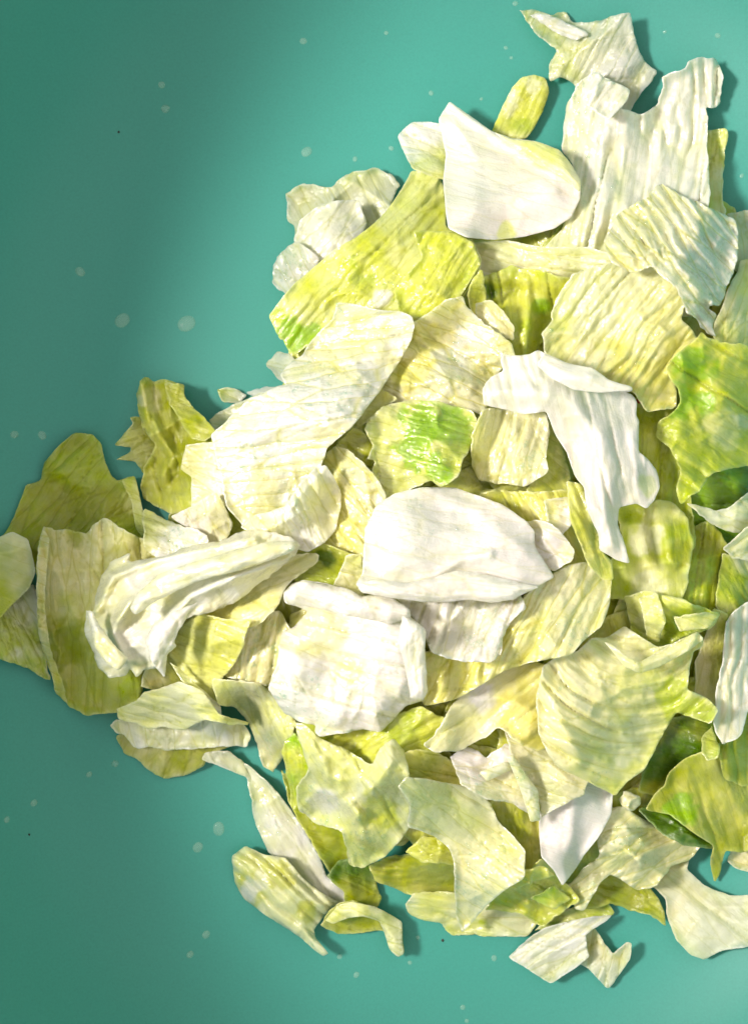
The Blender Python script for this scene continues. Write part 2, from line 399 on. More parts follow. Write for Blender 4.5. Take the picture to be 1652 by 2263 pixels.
def sheet(outl, o, parent=None):
    """one sheet of leaf: rests on the pile, returns its mesh object"""
    global H
    STATE['n'] += 1; seed = STATE['n'] * 131 + 7 + o.get('seed', 0)
    P = parse(outl); Q = outline(P, o.get('jag', 1.9), seed)
    o = dict(o); o['_c'] = P.mean(0)
    u0, v0 = Q.min(0); u1, v1 = Q.max(0); bb = (u0, v0, u1, v1)
    # --- window of the height grid
    i0 = max(0, int((v0 - V0) / CS) - 8); i1 = min(GH, int((v1 - V0) / CS) + 10)
    j0 = max(0, int((u0 - U0) / CS) - 8); j1 = min(GW, int((u1 - U0) / CS) + 10)
    gu, gv, h = GU[i0:i1, j0:j1], GV[i0:i1, j0:j1], H[i0:i1, j0:j1]
    Pm = Q[::2]
    M = inside(Q, gu, gv); D = segdist(Pm, gu, gv)
    M1 = M | (D < 5)
    st = max(2, int(o.get('stiff', 22) / CS)); th = o.get('t', 5.0)
    hm = np.where(M1, h, -1e3)
    base = nblur(maxf(hm, st), M1, st)
    if 'dome' in o: base = np.maximum(base, o['dome'](gu, gv))
    lift = o.get('lift', 2.0)
    df = np.where(M1, np.maximum(0, h + th + 1.5 - base - lift), 0)
    if df.max() > 0: base = base + np.maximum(nblur(maxf(df, 4), M1 | True, 3), df)
    base = base + lift
    # extend a little past the mask so that bilinear sampling on the rim is clean
    bl = np.where(M1, base, 0); wt = box(M1.astype(float), 2); ext = box(bl, 2) / np.maximum(wt, 1e-6)
    base = np.where(M1, base, ext)
    s = shape(gu, gv, Q, np.where(M, D, 0), o, seed, bb)
    smin = s[M1].min() if M1.any() else 0
    smin = np.percentile(s[M1], 8)
    zt = base + s - smin
    veins(o, seed, min(u1 - u0, v1 - v0))
    bad = np.maximum(0, h + th + 0.8 - zt) * M1
    if bad.max() > 0:
        fix = np.maximum(nblur(maxf(bad, 2), M1 | True, 1), bad); base = base + fix; zt = zt + fix
    H[i0:i1, j0:j1] = np.where(M, np.maximum(h, zt), h)
    # --- points
    sp = o.get('sp', 4.4)
    nx = int((u1 - u0) / sp) + 2; ny = int((v1 - v0) / (sp * .87)) + 2
    X, Y = np.meshgrid(np.arange(nx), np.arange(ny)); X = u0 + (X + .5 * (Y % 2)) * sp; Y = v0 + Y * sp * .87
    X = X.ravel() + rng.uniform(-.8, .8, X.size); Y = Y.ravel() + rng.uniform(-.8, .8, Y.size)
    k = inside(Q, X, Y); X, Y = X[k], Y[k]
    k = segdist(Q, X, Y) > 2.6; X, Y = X[k], Y[k]
    nb = len(Q)
    pts = [Vector(p) for p in Q] + [Vector((a, b)) for a, b in zip(X, Y)]
    edges = [(i, (i + 1) % nb) for i in range(nb)]
    r = delaunay_2d_cdt(pts, edges, [list(range(nb))], 1, 1e-4)
    V = np.array([(p.x, p.y) for p in r[0]]); F = np.array([f for f in r[2] if len(f) == 3])
    u, v = V[:, 0], V[:, 1]
    d = segdist(Pm, u, v)
    org = r[3]
    rimv = np.zeros(len(V), bool)
    # boundary edges of the triangulation
    E = {}
    for f in F:
        for a, b in ((f[0], f[1]), (f[1], f[2]), (f[2], f[0])):
            E[(a, b)] = 1
    bd = [(a, b) for (a, b) in E if (b, a) not in E]
    for a, b in bd: rimv[a] = rimv[b] = True
    d = np.where(rimv, 0, d)
    ex = {}; z = sample_win(base, u, v, i0, j0) + shape(u, v, Q, d, o, seed, bb, ex) - smin
    tt = th * (0.45 + 0.55 * np.clip(d / 14, 0, 1)) * (0.8 + 0.5 * noise(u / 50, v / 50, seed + 21))
    top = W(u, v, z); bot = W(u, v, z - tt)
    n = len(V)
    # orientation: faces counter-clockwise in world (v points down) -> flip when needed
    A = top[F[:, 1]] - top[F[:, 0]]; B = top[F[:, 2]] - top[F[:, 0]]; up = np.cross(A, B)[:, 2].mean() > 0
    Ft = F if up else F[:, ::-1]
    Fb = Ft[:, ::-1] + n
    quads = []
    for a, b in bd:
        quads += [(a, a + n, b + n), (a, b + n, b)] if up else [(a, b + n, a + n), (a, b, b + n)]
    faces = np.vstack([Ft, Fb, np.array(quads)])
    verts = np.vstack([top, bot])
    me = bpy.data.meshes.new(o.get('name', 'lettuce_piece'))
    me.vertices.add(len(verts)); me.vertices.foreach_set('co', verts.ravel())
    me.loops.add(faces.size); me.loops.foreach_set('vertex_index', faces.ravel().astype(np.int32))
    me.polygons.add(len(faces)); me.polygons.foreach_set('loop_start', np.arange(0, faces.size, 3, dtype=np.int32))
    me.polygons.foreach_set('use_smooth', np.ones(len(faces), bool))
    me.update(calc_edges=True); me.validate()
    # --- colour
    c = np.array(COL[o.get('c', 'C')])[None].repeat(n, 0)
    def lay(c, k, f): return c * (1 - f[:, None]) + np.array(COL[k])[None] * f[:, None]
    if 'c2' in o:
        g = o.get('g')
        if g:
            gx, gy = g[2] - g[0], g[3] - g[1]; f = ((u - g[0]) * gx + (v - g[1]) * gy) / (gx * gx + gy * gy)
        else: f = fbm(u / 80, v / 80, seed + 31) * 2.2 - .6
        f = smooth(f + (fbm(u / 38, v / 38, seed + 33) - .5) * .8); c = lay(c, o['c2'], f)
    for (bu, bv, br, bc) in o.get('blobs', ()):
        q = np.hypot(u - bu, v - bv) / br + (fbm(u / 26, v / 26, seed + 37) - .5) * 1.3
        c = lay(c, bc, smooth((1.15 - q) / .5) * .9)
    # patches of stronger yellow-green and whiter ribs, as lettuce has
    f = smooth((fbm(u / 55, v / 55, seed + 41) - .5) * 3.2); c = c * (1 - (.08 if o.get('c') in 'WPS' else .17) * f[:, None] * np.array([[.28, .12, 1.0]]))
    c = c * (0.93 + .12 * fbm(u / 30, v / 30, seed + 43))[:, None]
    if 'valley' in ex: c = c * (1 - ex['valley'][:, None] * np.array([[.08, .04, .28]]))
    if 'tree' in ex: c = c * (1 - min(1, o.get('vein', .6) + .15) * ex['tree'][:, None] * np.array([[.17, .15, .42]]))
    edge = np.clip(1 - d / 9, 0, 1)[:, None] * .12; c = c * (1 - edge) + np.array([[.86, .88, .66]]) * edge
    cc = np.clip(np.vstack([c, c]), 0, 1)
    at = me.attributes.new('tint', 'FLOAT_COLOR', 'POINT'); at.data.foreach_set('color', np.hstack([cc, np.ones((2 * n, 1))]).ravel())
    sf = np.zeros((2 * n, 4)); sf[:, 0] = o.get('vein', .6); sf[:, 1] = o.get('wet', .55); sf[:, 2] = o.get('sheer', 0.0); sf[:, 3] = 1
    at = me.attributes.new('surf', 'FLOAT_COLOR', 'POINT'); at.data.foreach_set('color', sf.ravel())
    w, l = grain(u, v, o, seed)
    off = rng.uniform(0, 40, 2); sc = o.get('vs', 1.0) / 78.0
    UVv = np.stack([w * sc + off[0], l * sc + off[1]], 1); UVv = np.vstack([UVv, UVv])
    ul = me.uv_layers.new(name='grain'); ul.data.foreach_set('uv', UVv[faces.ravel()].ravel())
    me.materials.append(LEAF)
    ob = bpy.data.objects.new(o.get('name', 'lettuce_piece'), me); col.objects.link(ob)
    if parent: ob.parent = parent
    for (wu, wv, wr, wn) in o.get('beads', ()):
        wn = int(wn * 1.1); a = rng.uniform(0, 2 * math.pi, wn); rr = wr * np.sqrt(rng.uniform(0, 1, wn)); pu = wu + rr * np.cos(a); pv = wv + rr * np.sin(a)
        ok = inside(Q, pu, pv); pu, pv = pu[ok], pv[ok]
        pz = sample_win(base, pu, pv, i0, j0) + shape(pu, pv, Q, segdist(Pm, pu, pv), o, seed, bb) - smin
        for x in zip(pu, pv, pz): BEADS.append(x)
    return ob
def sample_win(A, u, v, i0, j0):
    x = np.clip((u - U0) / CS - j0, 0, A.shape[1] - 1.001); y = np.clip((v - V0) / CS - i0, 0, A.shape[0] - 1.001)
    ix = x.astype(int); iy = y.astype(int); fx = x - ix; fy = y - iy
    return (A[iy, ix] * (1 - fx) + A[iy, ix + 1] * fx) * (1 - fy) + (A[iy + 1, ix] * (1 - fx) + A[iy + 1, ix + 1] * fx) * fy
def dome_at(f):
    def g(u, v):
        q = ((u - 860) / 680) ** 2 + ((v - 1330) / 830) ** 2
        q2 = ((u - 300) / 330) ** 2 + ((v - 1350) / 330) ** 2
        return ray_bowl(u, v) + f * np.maximum(235 * np.clip(1 - q, 0, 1) ** .8, 50 * np.clip(1 - q2, 0, 1))
    return g
def piece(label, outl, flaps=(), name='lettuce_piece', cat='lettuce', **o):
    o['name'] = name
    ob = sheet(outl, o)
    tag(ob, label, cat, 'chopped lettuce pieces in the bowl')
    for fl, fo in flaps:
        q = dict(o); q.pop('rip', 0) if 'rip' not in fo else 0
        for k in ('beads', 'ridges', 'blobs', 'tilt', 'g', 'dome'): q.pop(k, 0)
        q.update(fo); q['name'] = fo.get('name', 'folded_flap'); sheet(fl, q, ob)
    return ob

# buried shreds that carry the mound: seen only as bits of green in the gaps
def buried():
    obs = []
    pile = parse('640,520 800,560 1000,560 1260,420 1560,420 1640,640 1660,1150 1660,1650 1560,1820 1400,1900 1180,1960 960,1900 780,1840 690,1740 560,1560 420,1500 200,1480 120,1300 200,1200 400,1200 420,1080 560,960 660,860 640,760')
    for lay, f in enumerate((.12, .45, .78)):
        for gy in range(470, 1960, 112):
          for gx in range(90, 1680, 112):
            cu, cv = gx + rng.uniform(-35, 35) + 56 * ((gy // 112) % 2), gy + rng.uniform(-35, 35)
            if not inside(pile, np.array([cu]), np.array([cv]))[0]: continue
            R = rng.uniform(88, 128); m = 9
            a = np.sort(rng.uniform(0, 2 * math.pi, m)) ; a = np.linspace(0, 2 * math.pi, m, endpoint=False) + rng.uniform(-.2, .2, m)
            rr = R * rng.uniform(.65, 1.1, m)
            P = np.stack([cu + rr * np.cos(a), cv + rr * np.sin(a)], 1)
            P = np.array([p for p in P])
            ins = inside(pile, P[:, 0], P[:, 1])
            P = np.where(ins[:, None], P, P * .55 + np.array([[cu, cv]]) * .45)
            o = dict(c=random.choice('YYEMA'), c2=random.choice('YYOM'), rip=(rng.uniform(0, 180), 34, 4), stiff=8, dome=dome_at(f), sp=10, t=3, crin=.35, nc=0, bulge=3, curl=3, lift=0, name='buried', wet=.6)
            obs.append(sheet(P, o))
    # join into one mesh
    V = []; Fc = []; T = []; S = []; UV = []; off = 0
    for ob in obs:
        me = ob.data; n = len(me.vertices); a = np.empty(n * 3); me.vertices.foreach_get('co', a); V.append(a.reshape(-1, 3))
        f = np.empty(len(me.loops), np.int32); me.loops.foreach_get('vertex_index', f); Fc.append(f + off); off += n
        for nm, dst in (('tint', T), ('surf', S)):
            a = np.empty(n * 4); me.attributes[nm].data.foreach_get('color', a); dst.append(a)
        a = np.empty(len(me.loops) * 2); me.uv_layers[0].data.foreach_get('uv', a); UV.append(a)
        bpy.data.objects.remove(ob); bpy.data.meshes.remove(me)
    me = bpy.data.meshes.new('buried_lettuce_shreds'); V = np.vstack(V); Fc = np.concatenate(Fc)
    me.vertices.add(len(V)); me.vertices.foreach_set('co', V.ravel()); me.loops.add(len(Fc)); me.loops.foreach_set('vertex_index', Fc)
    me.polygons.add(len(Fc) // 3); me.polygons.foreach_set('loop_start', np.arange(0, len(Fc), 3, dtype=np.int32))
    me.polygons.foreach_set('use_smooth', np.ones(len(Fc) // 3, bool)); me.update(calc_edges=True)
    for nm, src in (('tint', T), ('surf', S)):
        me.attributes.new(nm, 'FLOAT_COLOR', 'POINT').data.foreach_set('color', np.concatenate(src))
    me.uv_layers.new(name='grain').data.foreach_set('uv', np.concatenate(UV)); me.materials.append(LEAF)
    o = bpy.data.objects.new('buried_lettuce_shreds', me); col.objects.link(o)
    tag(o, 'yellow green lettuce shreds buried under the pile, showing only in its gaps', 'lettuce', kind='stuff')
buried()

# ------------------------------------------------------------------ the pieces, from the bottom of the pile upwards
# upper right
piece('pale teal tinted lettuce bit at the right edge below the bowl shadow', '1603,473 1700,455 1700,610 1640,610 1618,590 1627,521 1620,486', c='S', c2='K', rip=(80, 26, 4), sheer=.25)
piece('narrow pale green strip standing along the right side of the ribbed white leaf', '1555,291 1603,284 1606,298 1597,377 1603,480 1560,470 1545,380', c='K', c2='Y', rip=(92, 22, 5), tilt=(16, 0), lift=10)
piece('short thick light green stalk piece with a rounded end, above the white folded leaf', '1086,290 1110,235 1130,195 1150,170 1180,162 1205,172 1213,200 1200,240 1180,285 1163,306 1130,312', name='lettuce_stalk', c='L', c2='Y', blobs=[(1150,275,26,'M'),(1180,190,20,'K'),(1130,230,25,'K')], t=20, bulge=9, bw=12, lift=20, jag=.8, curl=0, rip=(118,12,3), vein=.5, crin=.8, wet=.3)
piece('thin frilly greenish white scrap at the very top of the pile', '1144,22 1178,19 1213,31 1250,22 1264,45 1292,48 1343,38 1391,26 1401,62 1410,103 1428,137 1449,159 1415,205 1385,250 1330,250 1280,220 1268,187 1240,171 1213,182 1213,144 1229,110 1200,90 1168,58',
  c='K', c2='W', g=(1230,90,1400,190), blobs=[(1270,60,45,'S'),(1350,90,40,'S')], rip=(118, 40, 9), ridges=[('1215,35 1240,60 1290,75',9,9),('1290,180 1340,130 1400,90',26,-7)], tilt=(16, 0), lift=14, jag=2, crin=1.5, sheer=.1, wet=.8,
  flaps=[('1168,30 1185,25 1230,40 1262,52 1300,75 1275,92 1240,82 1205,58',dict(c='W',lift=5,bulge=8,curl=0))])
piece('large white leaf with long parallel ribs at the upper right', '1271,187 1292,171 1315,158 1339,175 1360,185 1389,197 1384,219 1370,240 1391,241 1415,253 1432,243 1449,233 1459,205 1463,185 1461,168 1480,158 1511,151 1518,134 1542,123 1579,127 1589,147 1598,168 1591,192 1589,226 1579,236 1559,236 1564,274 1560,325 1566,360 1572,428 1560,500 1400,560 1345,580 1240,590 1180,560 1240,510 1271,428 1265,363 1240,325 1244,274 1257,222',
  pl=(27,9), c='W', c2='K', g=(1400,420,1250,600), rip=(97, 40, 19), bend=-.10, vein=.25, t=13, lift=18, bulge=26, bw=120, tilt=(14, 0), stiff=60, jag=1.6, crin=1.5, wet=.9, beads=[(1290,230,60,60),(1290,400,70,70)],
  ridges=[('1270,240 1310,300 1330,420 1290,520',24,14),('1480,180 1440,300 1400,420',16,-8)],
  flaps=[('1283,182 1315,158 1339,175 1389,197 1384,219 1345,262 1320,250 1290,225',dict(c='W',c2='W',rip=(125,26,8),lift=6,bulge=7,jag=1.6))])
# upper left fringe
piece('frilly grey white sheer leaf left of the long yellow green leaf, backmost', '634,425 660,408 694,407 728,413 755,396 783,380 807,378 824,366 844,377 868,387 885,408 870,440 830,500 780,545 740,570 690,560 650,530 650,500 636,485', c='S', c2='K', rip=(60, 44, 6), crin=1.7, sheer=.22, lift=10, jag=2, tilt=(18, 0))
piece('pale sheer leaf flap lying over the frilly grey white leaf', '648,530 663,486 700,460 735,442 796,442 812,493 800,530 760,560 725,590 690,565 665,545', c='W', c2='S', rip=(130, 50, 7), sheer=.12, lift=8, bulge=10, tilt=(14, 0))
piece('small grey glassy leaf bit with water beads, left of the long yellow green leaf', '603,582 625,551 653,531 680,545 708,570 690,605 662,632 634,652 601,628', c='S', c2='W', rip=(60, 30, 5), sheer=.30, wet=1, lift=6, beads=[(645,590,40,55)], tilt=(12, 0))
piece('tiny sheer leaf corner sticking out under the long yellow green leaf', '588,807 615,776 642,783 655,800 630,830 645,860 611,838', c='S', c2='B', sheer=.2, lift=6)
piece('small dark green sliver on the bowl above the wet cream leaf', '478,861 500,856 521,858 548,873 527,893 490,889', c='M', c2='S', lift=8, bulge=6)
piece('thin white crumpled sliver next to the small dark green sliver', '543,868 577,858 611,851 640,857 610,874 575,886', c='W', c2='S', lift=8, rip=(160, 16, 4), sheer=.15)
piece('greyish leaf edge peeking out behind the wet cream leaf on its left', '459,928 480,911 534,885 580,868 620,880 580,950 500,975 466,950', c='S', c2='K', lift=8, bulge=14, sheer=.1, tilt=(14, 0))
# far left
piece('dark green grey leaf lowest at the left edge', '-60,1340 0,1330 75,1290 85,1340 90,1410 114,1505 85,1495 60,1478 0,1455 -60,1440', c='M', c2='S', rip=(65, 30, 8), lift=3, vein=.8)
piece('spiky tipped olive leaf sticking out left of the ruffled olive piece', '253,985 295,935 286,922 325,920 345,955 365,990 350,1030 318,1048 298,1020 252,1017 288,998 289,988', c='O', c2='E', rip=(160, 20, 6), jag=.8, lift=12)
piece('large olive green leaf with a rounded top at the far left', '99,1020 137,979 164,957 205,959 223,979 233,1020 247,1051 260,1062 298,1051 308,1089 318,1140 322,1200 291,1205 260,1215 220,1240 150,1270 96,1280 60,1250 20,1210 -8,1200 20,1164 45,1106 58,1072 89,1062',
  c='O', c2='M', blobs=[(300,1110,36,'L'),(210,1010,45,'M')], rip=(130, 110, 12), vein=.9, lift=10, bulge=22, bw=70, tilt=(0, 26), jag=.8, wet=.15, flaps=[('268,1060 298,1051 308,1089 318,1140 322,1195 300,1170 290,1110',dict(c='L',lift=3,bulge=7,jag=.6))])
piece('smooth pale olive leaf cut by the left edge', '-60,1210 27,1175 62,1192 75,1246 79,1264 65,1298 34,1329 -10,1380 -60,1410', c='M', c2='K', g=(-20,1330,60,1220), lift=12, bulge=20, bw=50, tilt=(8, 0), jag=.5, wet=.1, vein=.3)
piece('ruffled yellow olive leaf standing up at the left above the white folded rosette', '310,846 322,836 342,849 363,841 384,844 409,849 408,873 432,904 456,931 476,952 470,985 450,1000 440,1080 440,1130 377,1135 315,1106 308,1075 315,1034 336,997 342,983 319,952 308,911 301,873',
  pl=(26,9), c='E', c2='O', blobs=[(330,880,30,'B'),(420,930,30,'E')], rip=(75, 46, 14), lift=22, bulge=24, tilt=(10, 0), crin=2.2, vein=.5, wet=.1,
  ridges=[('315,850 330,920 360,975 385,1010 360,1050',14,26)],
  flaps=[('363,845 384,844 409,849 408,873 432,904 456,931 476,955 455,978 425,975 400,940 375,895',dict(c='E',lift=6,bulge=18,bw=26))])
piece('pinkish cream leaf under the wet cream leaf on its left', '408,986 440,978 485,975 520,1007 530,1080 510,1120 438,1125 425,1120 425,1058 394,1038', c='B', c2='P', g=(410,1040,500,1060), lift=16, bulge=14, tilt=(12, 0), wet=.3)
piece('cream ribbed fold below the pinkish cream leaf', '377,1140 425,1120 452,1103 476,1087 493,1106 515,1157 500,1205 455,1210 411,1167', c='C', c2='P', rip=(70, 38, 12), lift=16, bulge=12, beads=[(440,1130,18,10)])
piece('big beige olive leaf hanging at the left under the white folded rosette', '94,1164 116,1166 118,1173 150,1172 192,1185 209,1157 233,1147 250,1161 308,1188 342,1202 355,1222 340,1270 340,1400 323,1500 307,1550 262,1572 233,1577 192,1580 151,1563 120,1529 116,1509 105,1470 88,1400 82,1330 80,1260 84,1195',
  c='B', c2='E', g=(130,1180,260,1500), blobs=[(165,1190,26,'O'),(292,1530,30,'M'),(150,1420,60,'O')], rip=(88, 90, 16), vein=.8, lift=16, bulge=20, bw=60, tilt=(6, 0), wet=.15, crin=1.5,
  flaps=[('84,1195 94,1168 110,1190 104,1260 100,1330 112,1420 135,1500 150,1555 122,1532 105,1470 86,1400 80,1300',dict(c='E',c2='B',lift=3,bulge=8,bw=16))])
piece('pale wet green white piece tucked in above the rosette', '318,1127 342,1133 360,1144 384,1151 411,1164 442,1168 458,1180 470,1215 411,1230 360,1240 335,1222 318,1202', c='L', c2='W', g=(330,1140,400,1190), lift=14, bulge=16, wet=1, crin=2, beads=[(390,1190,28,30)])
# lower left
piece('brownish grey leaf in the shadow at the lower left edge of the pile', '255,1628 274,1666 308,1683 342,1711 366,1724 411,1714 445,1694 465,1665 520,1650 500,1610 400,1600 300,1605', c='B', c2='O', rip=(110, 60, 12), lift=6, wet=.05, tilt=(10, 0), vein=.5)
piece('olive leaf with a thin pale curled rib under the rosette', '310,1520 330,1450 372,1430 400,1380 440,1350 520,1370 580,1360 560,1430 530,1480 500,1500 490,1540 440,1560 380,1540', c='E', c2='B', rip=(60, 70, 10), lift=4, wet=.3)
piece('long pale curved lettuce strip at the lower left, its thin end pointing left', '453,1663 480,1658 504,1661 528,1680 552,1697 583,1721 607,1745 635,1780 658,1810 679,1848 700,1886 724,1937 768,1971 770,1999 737,2009 713,2022 672,1970 624,1920 590,1882 573,1841 559,1800 556,1766 545,1718 528,1711 487,1694 445,1680',
  pl=(22,4), c='K', c2='W', rip=(58, 32, 7), bend=.1, lift=10, bulge=22, bw=38, jag=1.2, wet=.7, vein=.25, beads=[(615,1830,30,18)])
piece('yellow olive leaf behind the long curved strip', '620,1700 655,1730 700,1770 760,1825 785,1905 775,1930 735,1938 700,1886 658,1810 635,1775', c='O', c2='M', lift=4, wet=.3, vein=.5)
piece('olive leaf hanging below the yellow green middle of the bottom edge', '720,1937 750,1900 813,1890 830,1937 845,1985 837,2006 800,2000 770,2003 760,1971', c='O', c2='N', lift=4, wet=.1)
piece('rolled pale yellow lettuce piece with ribs and a thin tail at the lower left', '511,1893 542,1869 583,1889 631,1896 665,1937 706,1971 748,1992 717,2023 693,2054 696,2071 712,2090 727,2108 713,2115 690,2098 665,2074 590,2026 539,1989 518,1950',
  pl=(24,7), c='K', c2='E', blobs=[(620,1940,34,'E'),(560,1960,30,'W'),(680,2010,26,'E'),(600,2010,30,'K')], rip=(42, 42, 16), lift=20, bk=1, round=1, bulge=34, bw=50, jag=.7, wet=.7, vein=.2, beads=[(545,1950,20,14),(690,2080,16,10)])
piece('arched pale green strip bent like a hook below the rolled piece', '706,2047 725,2018 748,2000 778,1992 830,2004 864,2023 888,2037 888,2074 891,2108 878,2115 861,2098 847,2060 795,2066 744,2066', c='E', c2='O', lift=8, bulge=10, wet=.2,  # olive body: shade inside the arch put into the colour
  flaps=[('715,2035 748,2000 778,1992 830,2004 864,2023 888,2037 888,2074 891,2108 878,2115 861,2098 849,2060 838,2036 800,2026 768,2030 735,2044',dict(c='K',c2='L',lift=10,bulge=16,bw=16,jag=.5))])
piece('dark striped olive rib piece at the bottom of the pile', '813,1913 850,1893 932,1890 1015,1890 1020,1998 950,1982 908,1977 860,1960 830,1948', pl=(14,4), c='E', c2='O', rip=(10, 15, 6), lift=8, vein=.2, bulge=14, wet=.2)
piece('lowest pale lettuce piece lying flat at the bottom of the pile', '895,2002 915,1975 967,1972 1008,1975 1107,2000 1187,2005 1199,2026 1183,2050 1167,2070 1115,2072 1036,2070 1000,2072 975,2040 930,2030 900,2018', c='K', c2='L', rip=(8, 34, 8), lift=8, bulge=12, wet=.6, blobs=[(1066,2040,9,'M')])
piece('yellow green leaf under the small grey white scrap at the bottom', '1180,2062 1234,2010 1290,1995 1340,1990 1356,2020 1306,2032 1250,2042 1203,2058', c='M', c2='L', lift=6)
piece('small grey beige leaf with a pointed tip hanging lowest at the bottom', '1294,2060 1314,2050 1334,2086 1354,2110 1385,2082 1395,2086 1393,2118 1369,2153 1346,2185 1338,2185 1302,2142 1275,2125', c='B', c2='S', rip=(100, 40, 8), lift=10, tilt=(12, 0), jag=.8, wet=.05)
piece('grey white leaf scrap with a notched edge at the bottom, overlapping the lowest tip', '1123,2114 1175,2066 1203,2050 1250,2038 1306,2026 1354,2022 1330,2042 1294,2066 1298,2102 1302,2114 1278,2134 1234,2165 1218,2175 1171,2145 1131,2122', c='W', c2='S', rip=(150, 44, 10), lift=14, bulge=14, jag=1, wet=.2, tilt=(8, 4))
# lower right
piece('grey leaf bit low at the right edge', '1602,1905 1620,1850 1720,1830 1720,1935 1652,1929 1620,1920', c='S', c2='B', lift=4, wet=.05)
piece('large smooth grey beige leaf at the lower right corner of the pile', '1430,1860 1470,1835 1500,1850 1527,1870 1517,1923 1552,1955 1616,1980 1720,1975 1720,2080 1652,2094 1592,2102 1556,2122 1525,2110 1493,2078 1473,2026 1469,1987 1440,1960 1425,1920',
  c='B', c2='S', g=(1460,1880,1600,2080), rip=(40, 90, 14), lift=12, bulge=22, bw=70, tilt=(0, 14), jag=.8, wet=.05, vein=.3)
piece('yellow green leaf sticking out beneath the cream bottom leaf', '1310,1940 1342,1935 1373,1940 1409,1960 1437,1960 1461,1987 1471,2026 1471,2048 1437,2022 1393,2016 1350,2000 1314,2008 1280,2010 1290,1975', c='Y', c2='O', rip=(20, 40, 8), lift=10, tilt=(0, 10), wet=.3)
piece('cream veined leaf with a twisted middle near the lower right', '1315,1855 1345,1785 1377,1780 1405,1796 1421,1811 1470,1832 1500,1850 1550,1868 1525,1905 1480,1915 1450,1960 1410,1970 1390,1955 1350,1935 1328,1950 1305,1985 1290,2012 1270,2010 1250,1960 1290,1915 1320,1890',
  c='C', c2='B', g=(1340,1850,1500,1930), rip=(150, 50, 16), vein=.8, lift=16, bulge=16, wet=.8, crin=1.8, beads=[(1385,1850,38,46),(1285,1970,34,40)], ridges=[('1290,1990 1340,1920 1420,1880 1500,1860',16,10)])
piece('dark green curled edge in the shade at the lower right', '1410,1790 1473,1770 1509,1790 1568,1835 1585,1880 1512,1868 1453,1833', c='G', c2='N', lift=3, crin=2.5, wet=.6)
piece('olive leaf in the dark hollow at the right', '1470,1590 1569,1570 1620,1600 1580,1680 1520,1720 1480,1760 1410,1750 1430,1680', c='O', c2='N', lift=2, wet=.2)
piece('large olive leaf with a long pointed tip at the lower right', '1475,1710 1512,1677 1552,1660 1600,1670 1640,1640 1720,1600 1720,1860 1640,1885 1602,1880 1590,1930 1578,1950 1570,1908 1575,1870 1530,1840 1480,1800 1425,1790 1440,1760 1465,1735',
  c='O', c2='E', blobs=[(1500,1790,40,'G'),(1600,1700,60,'E')], rip=(70, 60, 14), lift=14, bulge=22, tilt=(0, -14), wet=.2, vein=.4, jag=1)
piece('olive leaf at the right edge beside the white leaf', '1585,1650 1640,1560 1720,1500 1720,1700 1640,1740 1600,1720', c='E', c2='O', rip=(90, 40, 12), lift=8, wet=.2)
piece('small pale green curled scrap beneath the tip of the white edge leaf', '1548,1665 1550,1629 1572,1600 1592,1655 1585,1678 1560,1685', c='K', c2='M', lift=8, bulge=10)
# right side hollow
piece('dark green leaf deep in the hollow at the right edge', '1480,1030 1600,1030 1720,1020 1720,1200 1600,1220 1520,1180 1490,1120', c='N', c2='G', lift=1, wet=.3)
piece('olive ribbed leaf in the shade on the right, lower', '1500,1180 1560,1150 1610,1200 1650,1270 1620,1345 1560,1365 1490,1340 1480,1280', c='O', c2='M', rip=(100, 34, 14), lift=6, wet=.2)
piece('yellow green leaf between the white forked piece and the green leaf', '1395,880 1497,876 1500,1000 1530,1100 1540,1210 1500,1250 1440,1190 1440,1110 1440,1060 1420,1016 1400,998', c='M', c2='Y', rip=(95, 44, 12), lift=6, wet=.2)
piece('pale leaf curl rimming the dark hollow at the right edge', '1514,1115 1548,1120 1579,1128 1610,1120 1634,1100 1700,1050 1720,1150 1652,1170 1620,1174 1586,1163 1559,1148', c='K', c2='S', rip=(20, 26, 5), lift=26, bulge=16, bw=22, tilt=(6, 0), wet=.1)
piece('olive pale piece below the white tip at the right edge', '1595,1220 1652,1235 1720,1255 1720,1335 1640,1355 1600,1375 1575,1340', c='M', c2='K', rip=(60, 44, 10), lift=8, wet=.1)
piece('small white green leaf tip at the right edge above the white edge leaf', '1595,1212 1622,1190 1652,1165 1720,1140 1720,1265 1652,1240 1620,1235', c='K', c2='W', rip=(150, 30, 6), lift=16, tilt=(14, 0), wet=.1)
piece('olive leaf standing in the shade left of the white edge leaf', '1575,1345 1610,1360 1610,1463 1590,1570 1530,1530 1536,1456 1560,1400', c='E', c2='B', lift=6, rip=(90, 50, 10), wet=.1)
piece('folded olive and pale ribbed leaf right of the white forked piece', '1355,1120 1405,1108 1430,1115 1450,1100 1490,1110 1520,1150 1530,1200 1520,1300 1500,1345 1450,1340 1400,1330 1345,1320 1345,1250 1375,1190',
  c='L', c2='M', blobs=[(1430,1190,40,'K'),(1440,1300,40,'K'),(1400,1130,30,'M'),(1500,1220,34,'O')], rip=(85, 60, 18), lift=10, bulge=16, wet=.1, vein=.3, ridges=[('1370,1160 1470,1160 1480,1240',16,12)])
piece('cluster of small pale green shreds right of the cream veined leaf', '1375,1320 1430,1305 1490,1320 1560,1345 1590,1355 1570,1390 1500,1410 1470,1440 1430,1450 1395,1410', c='M', c2='L', rip=(30, 34, 18), lift=8, crin=2.8, wet=.3, blobs=[(1430,1370,30,'K')],
  flaps=[('1408,1320 1450,1310 1470,1370 1455,1420 1430,1412',dict(c='L',lift=8,bulge=12)),('1490,1360 1560,1350 1590,1360 1570,1392 1500,1398',dict(c='L',lift=6,bulge=12))])
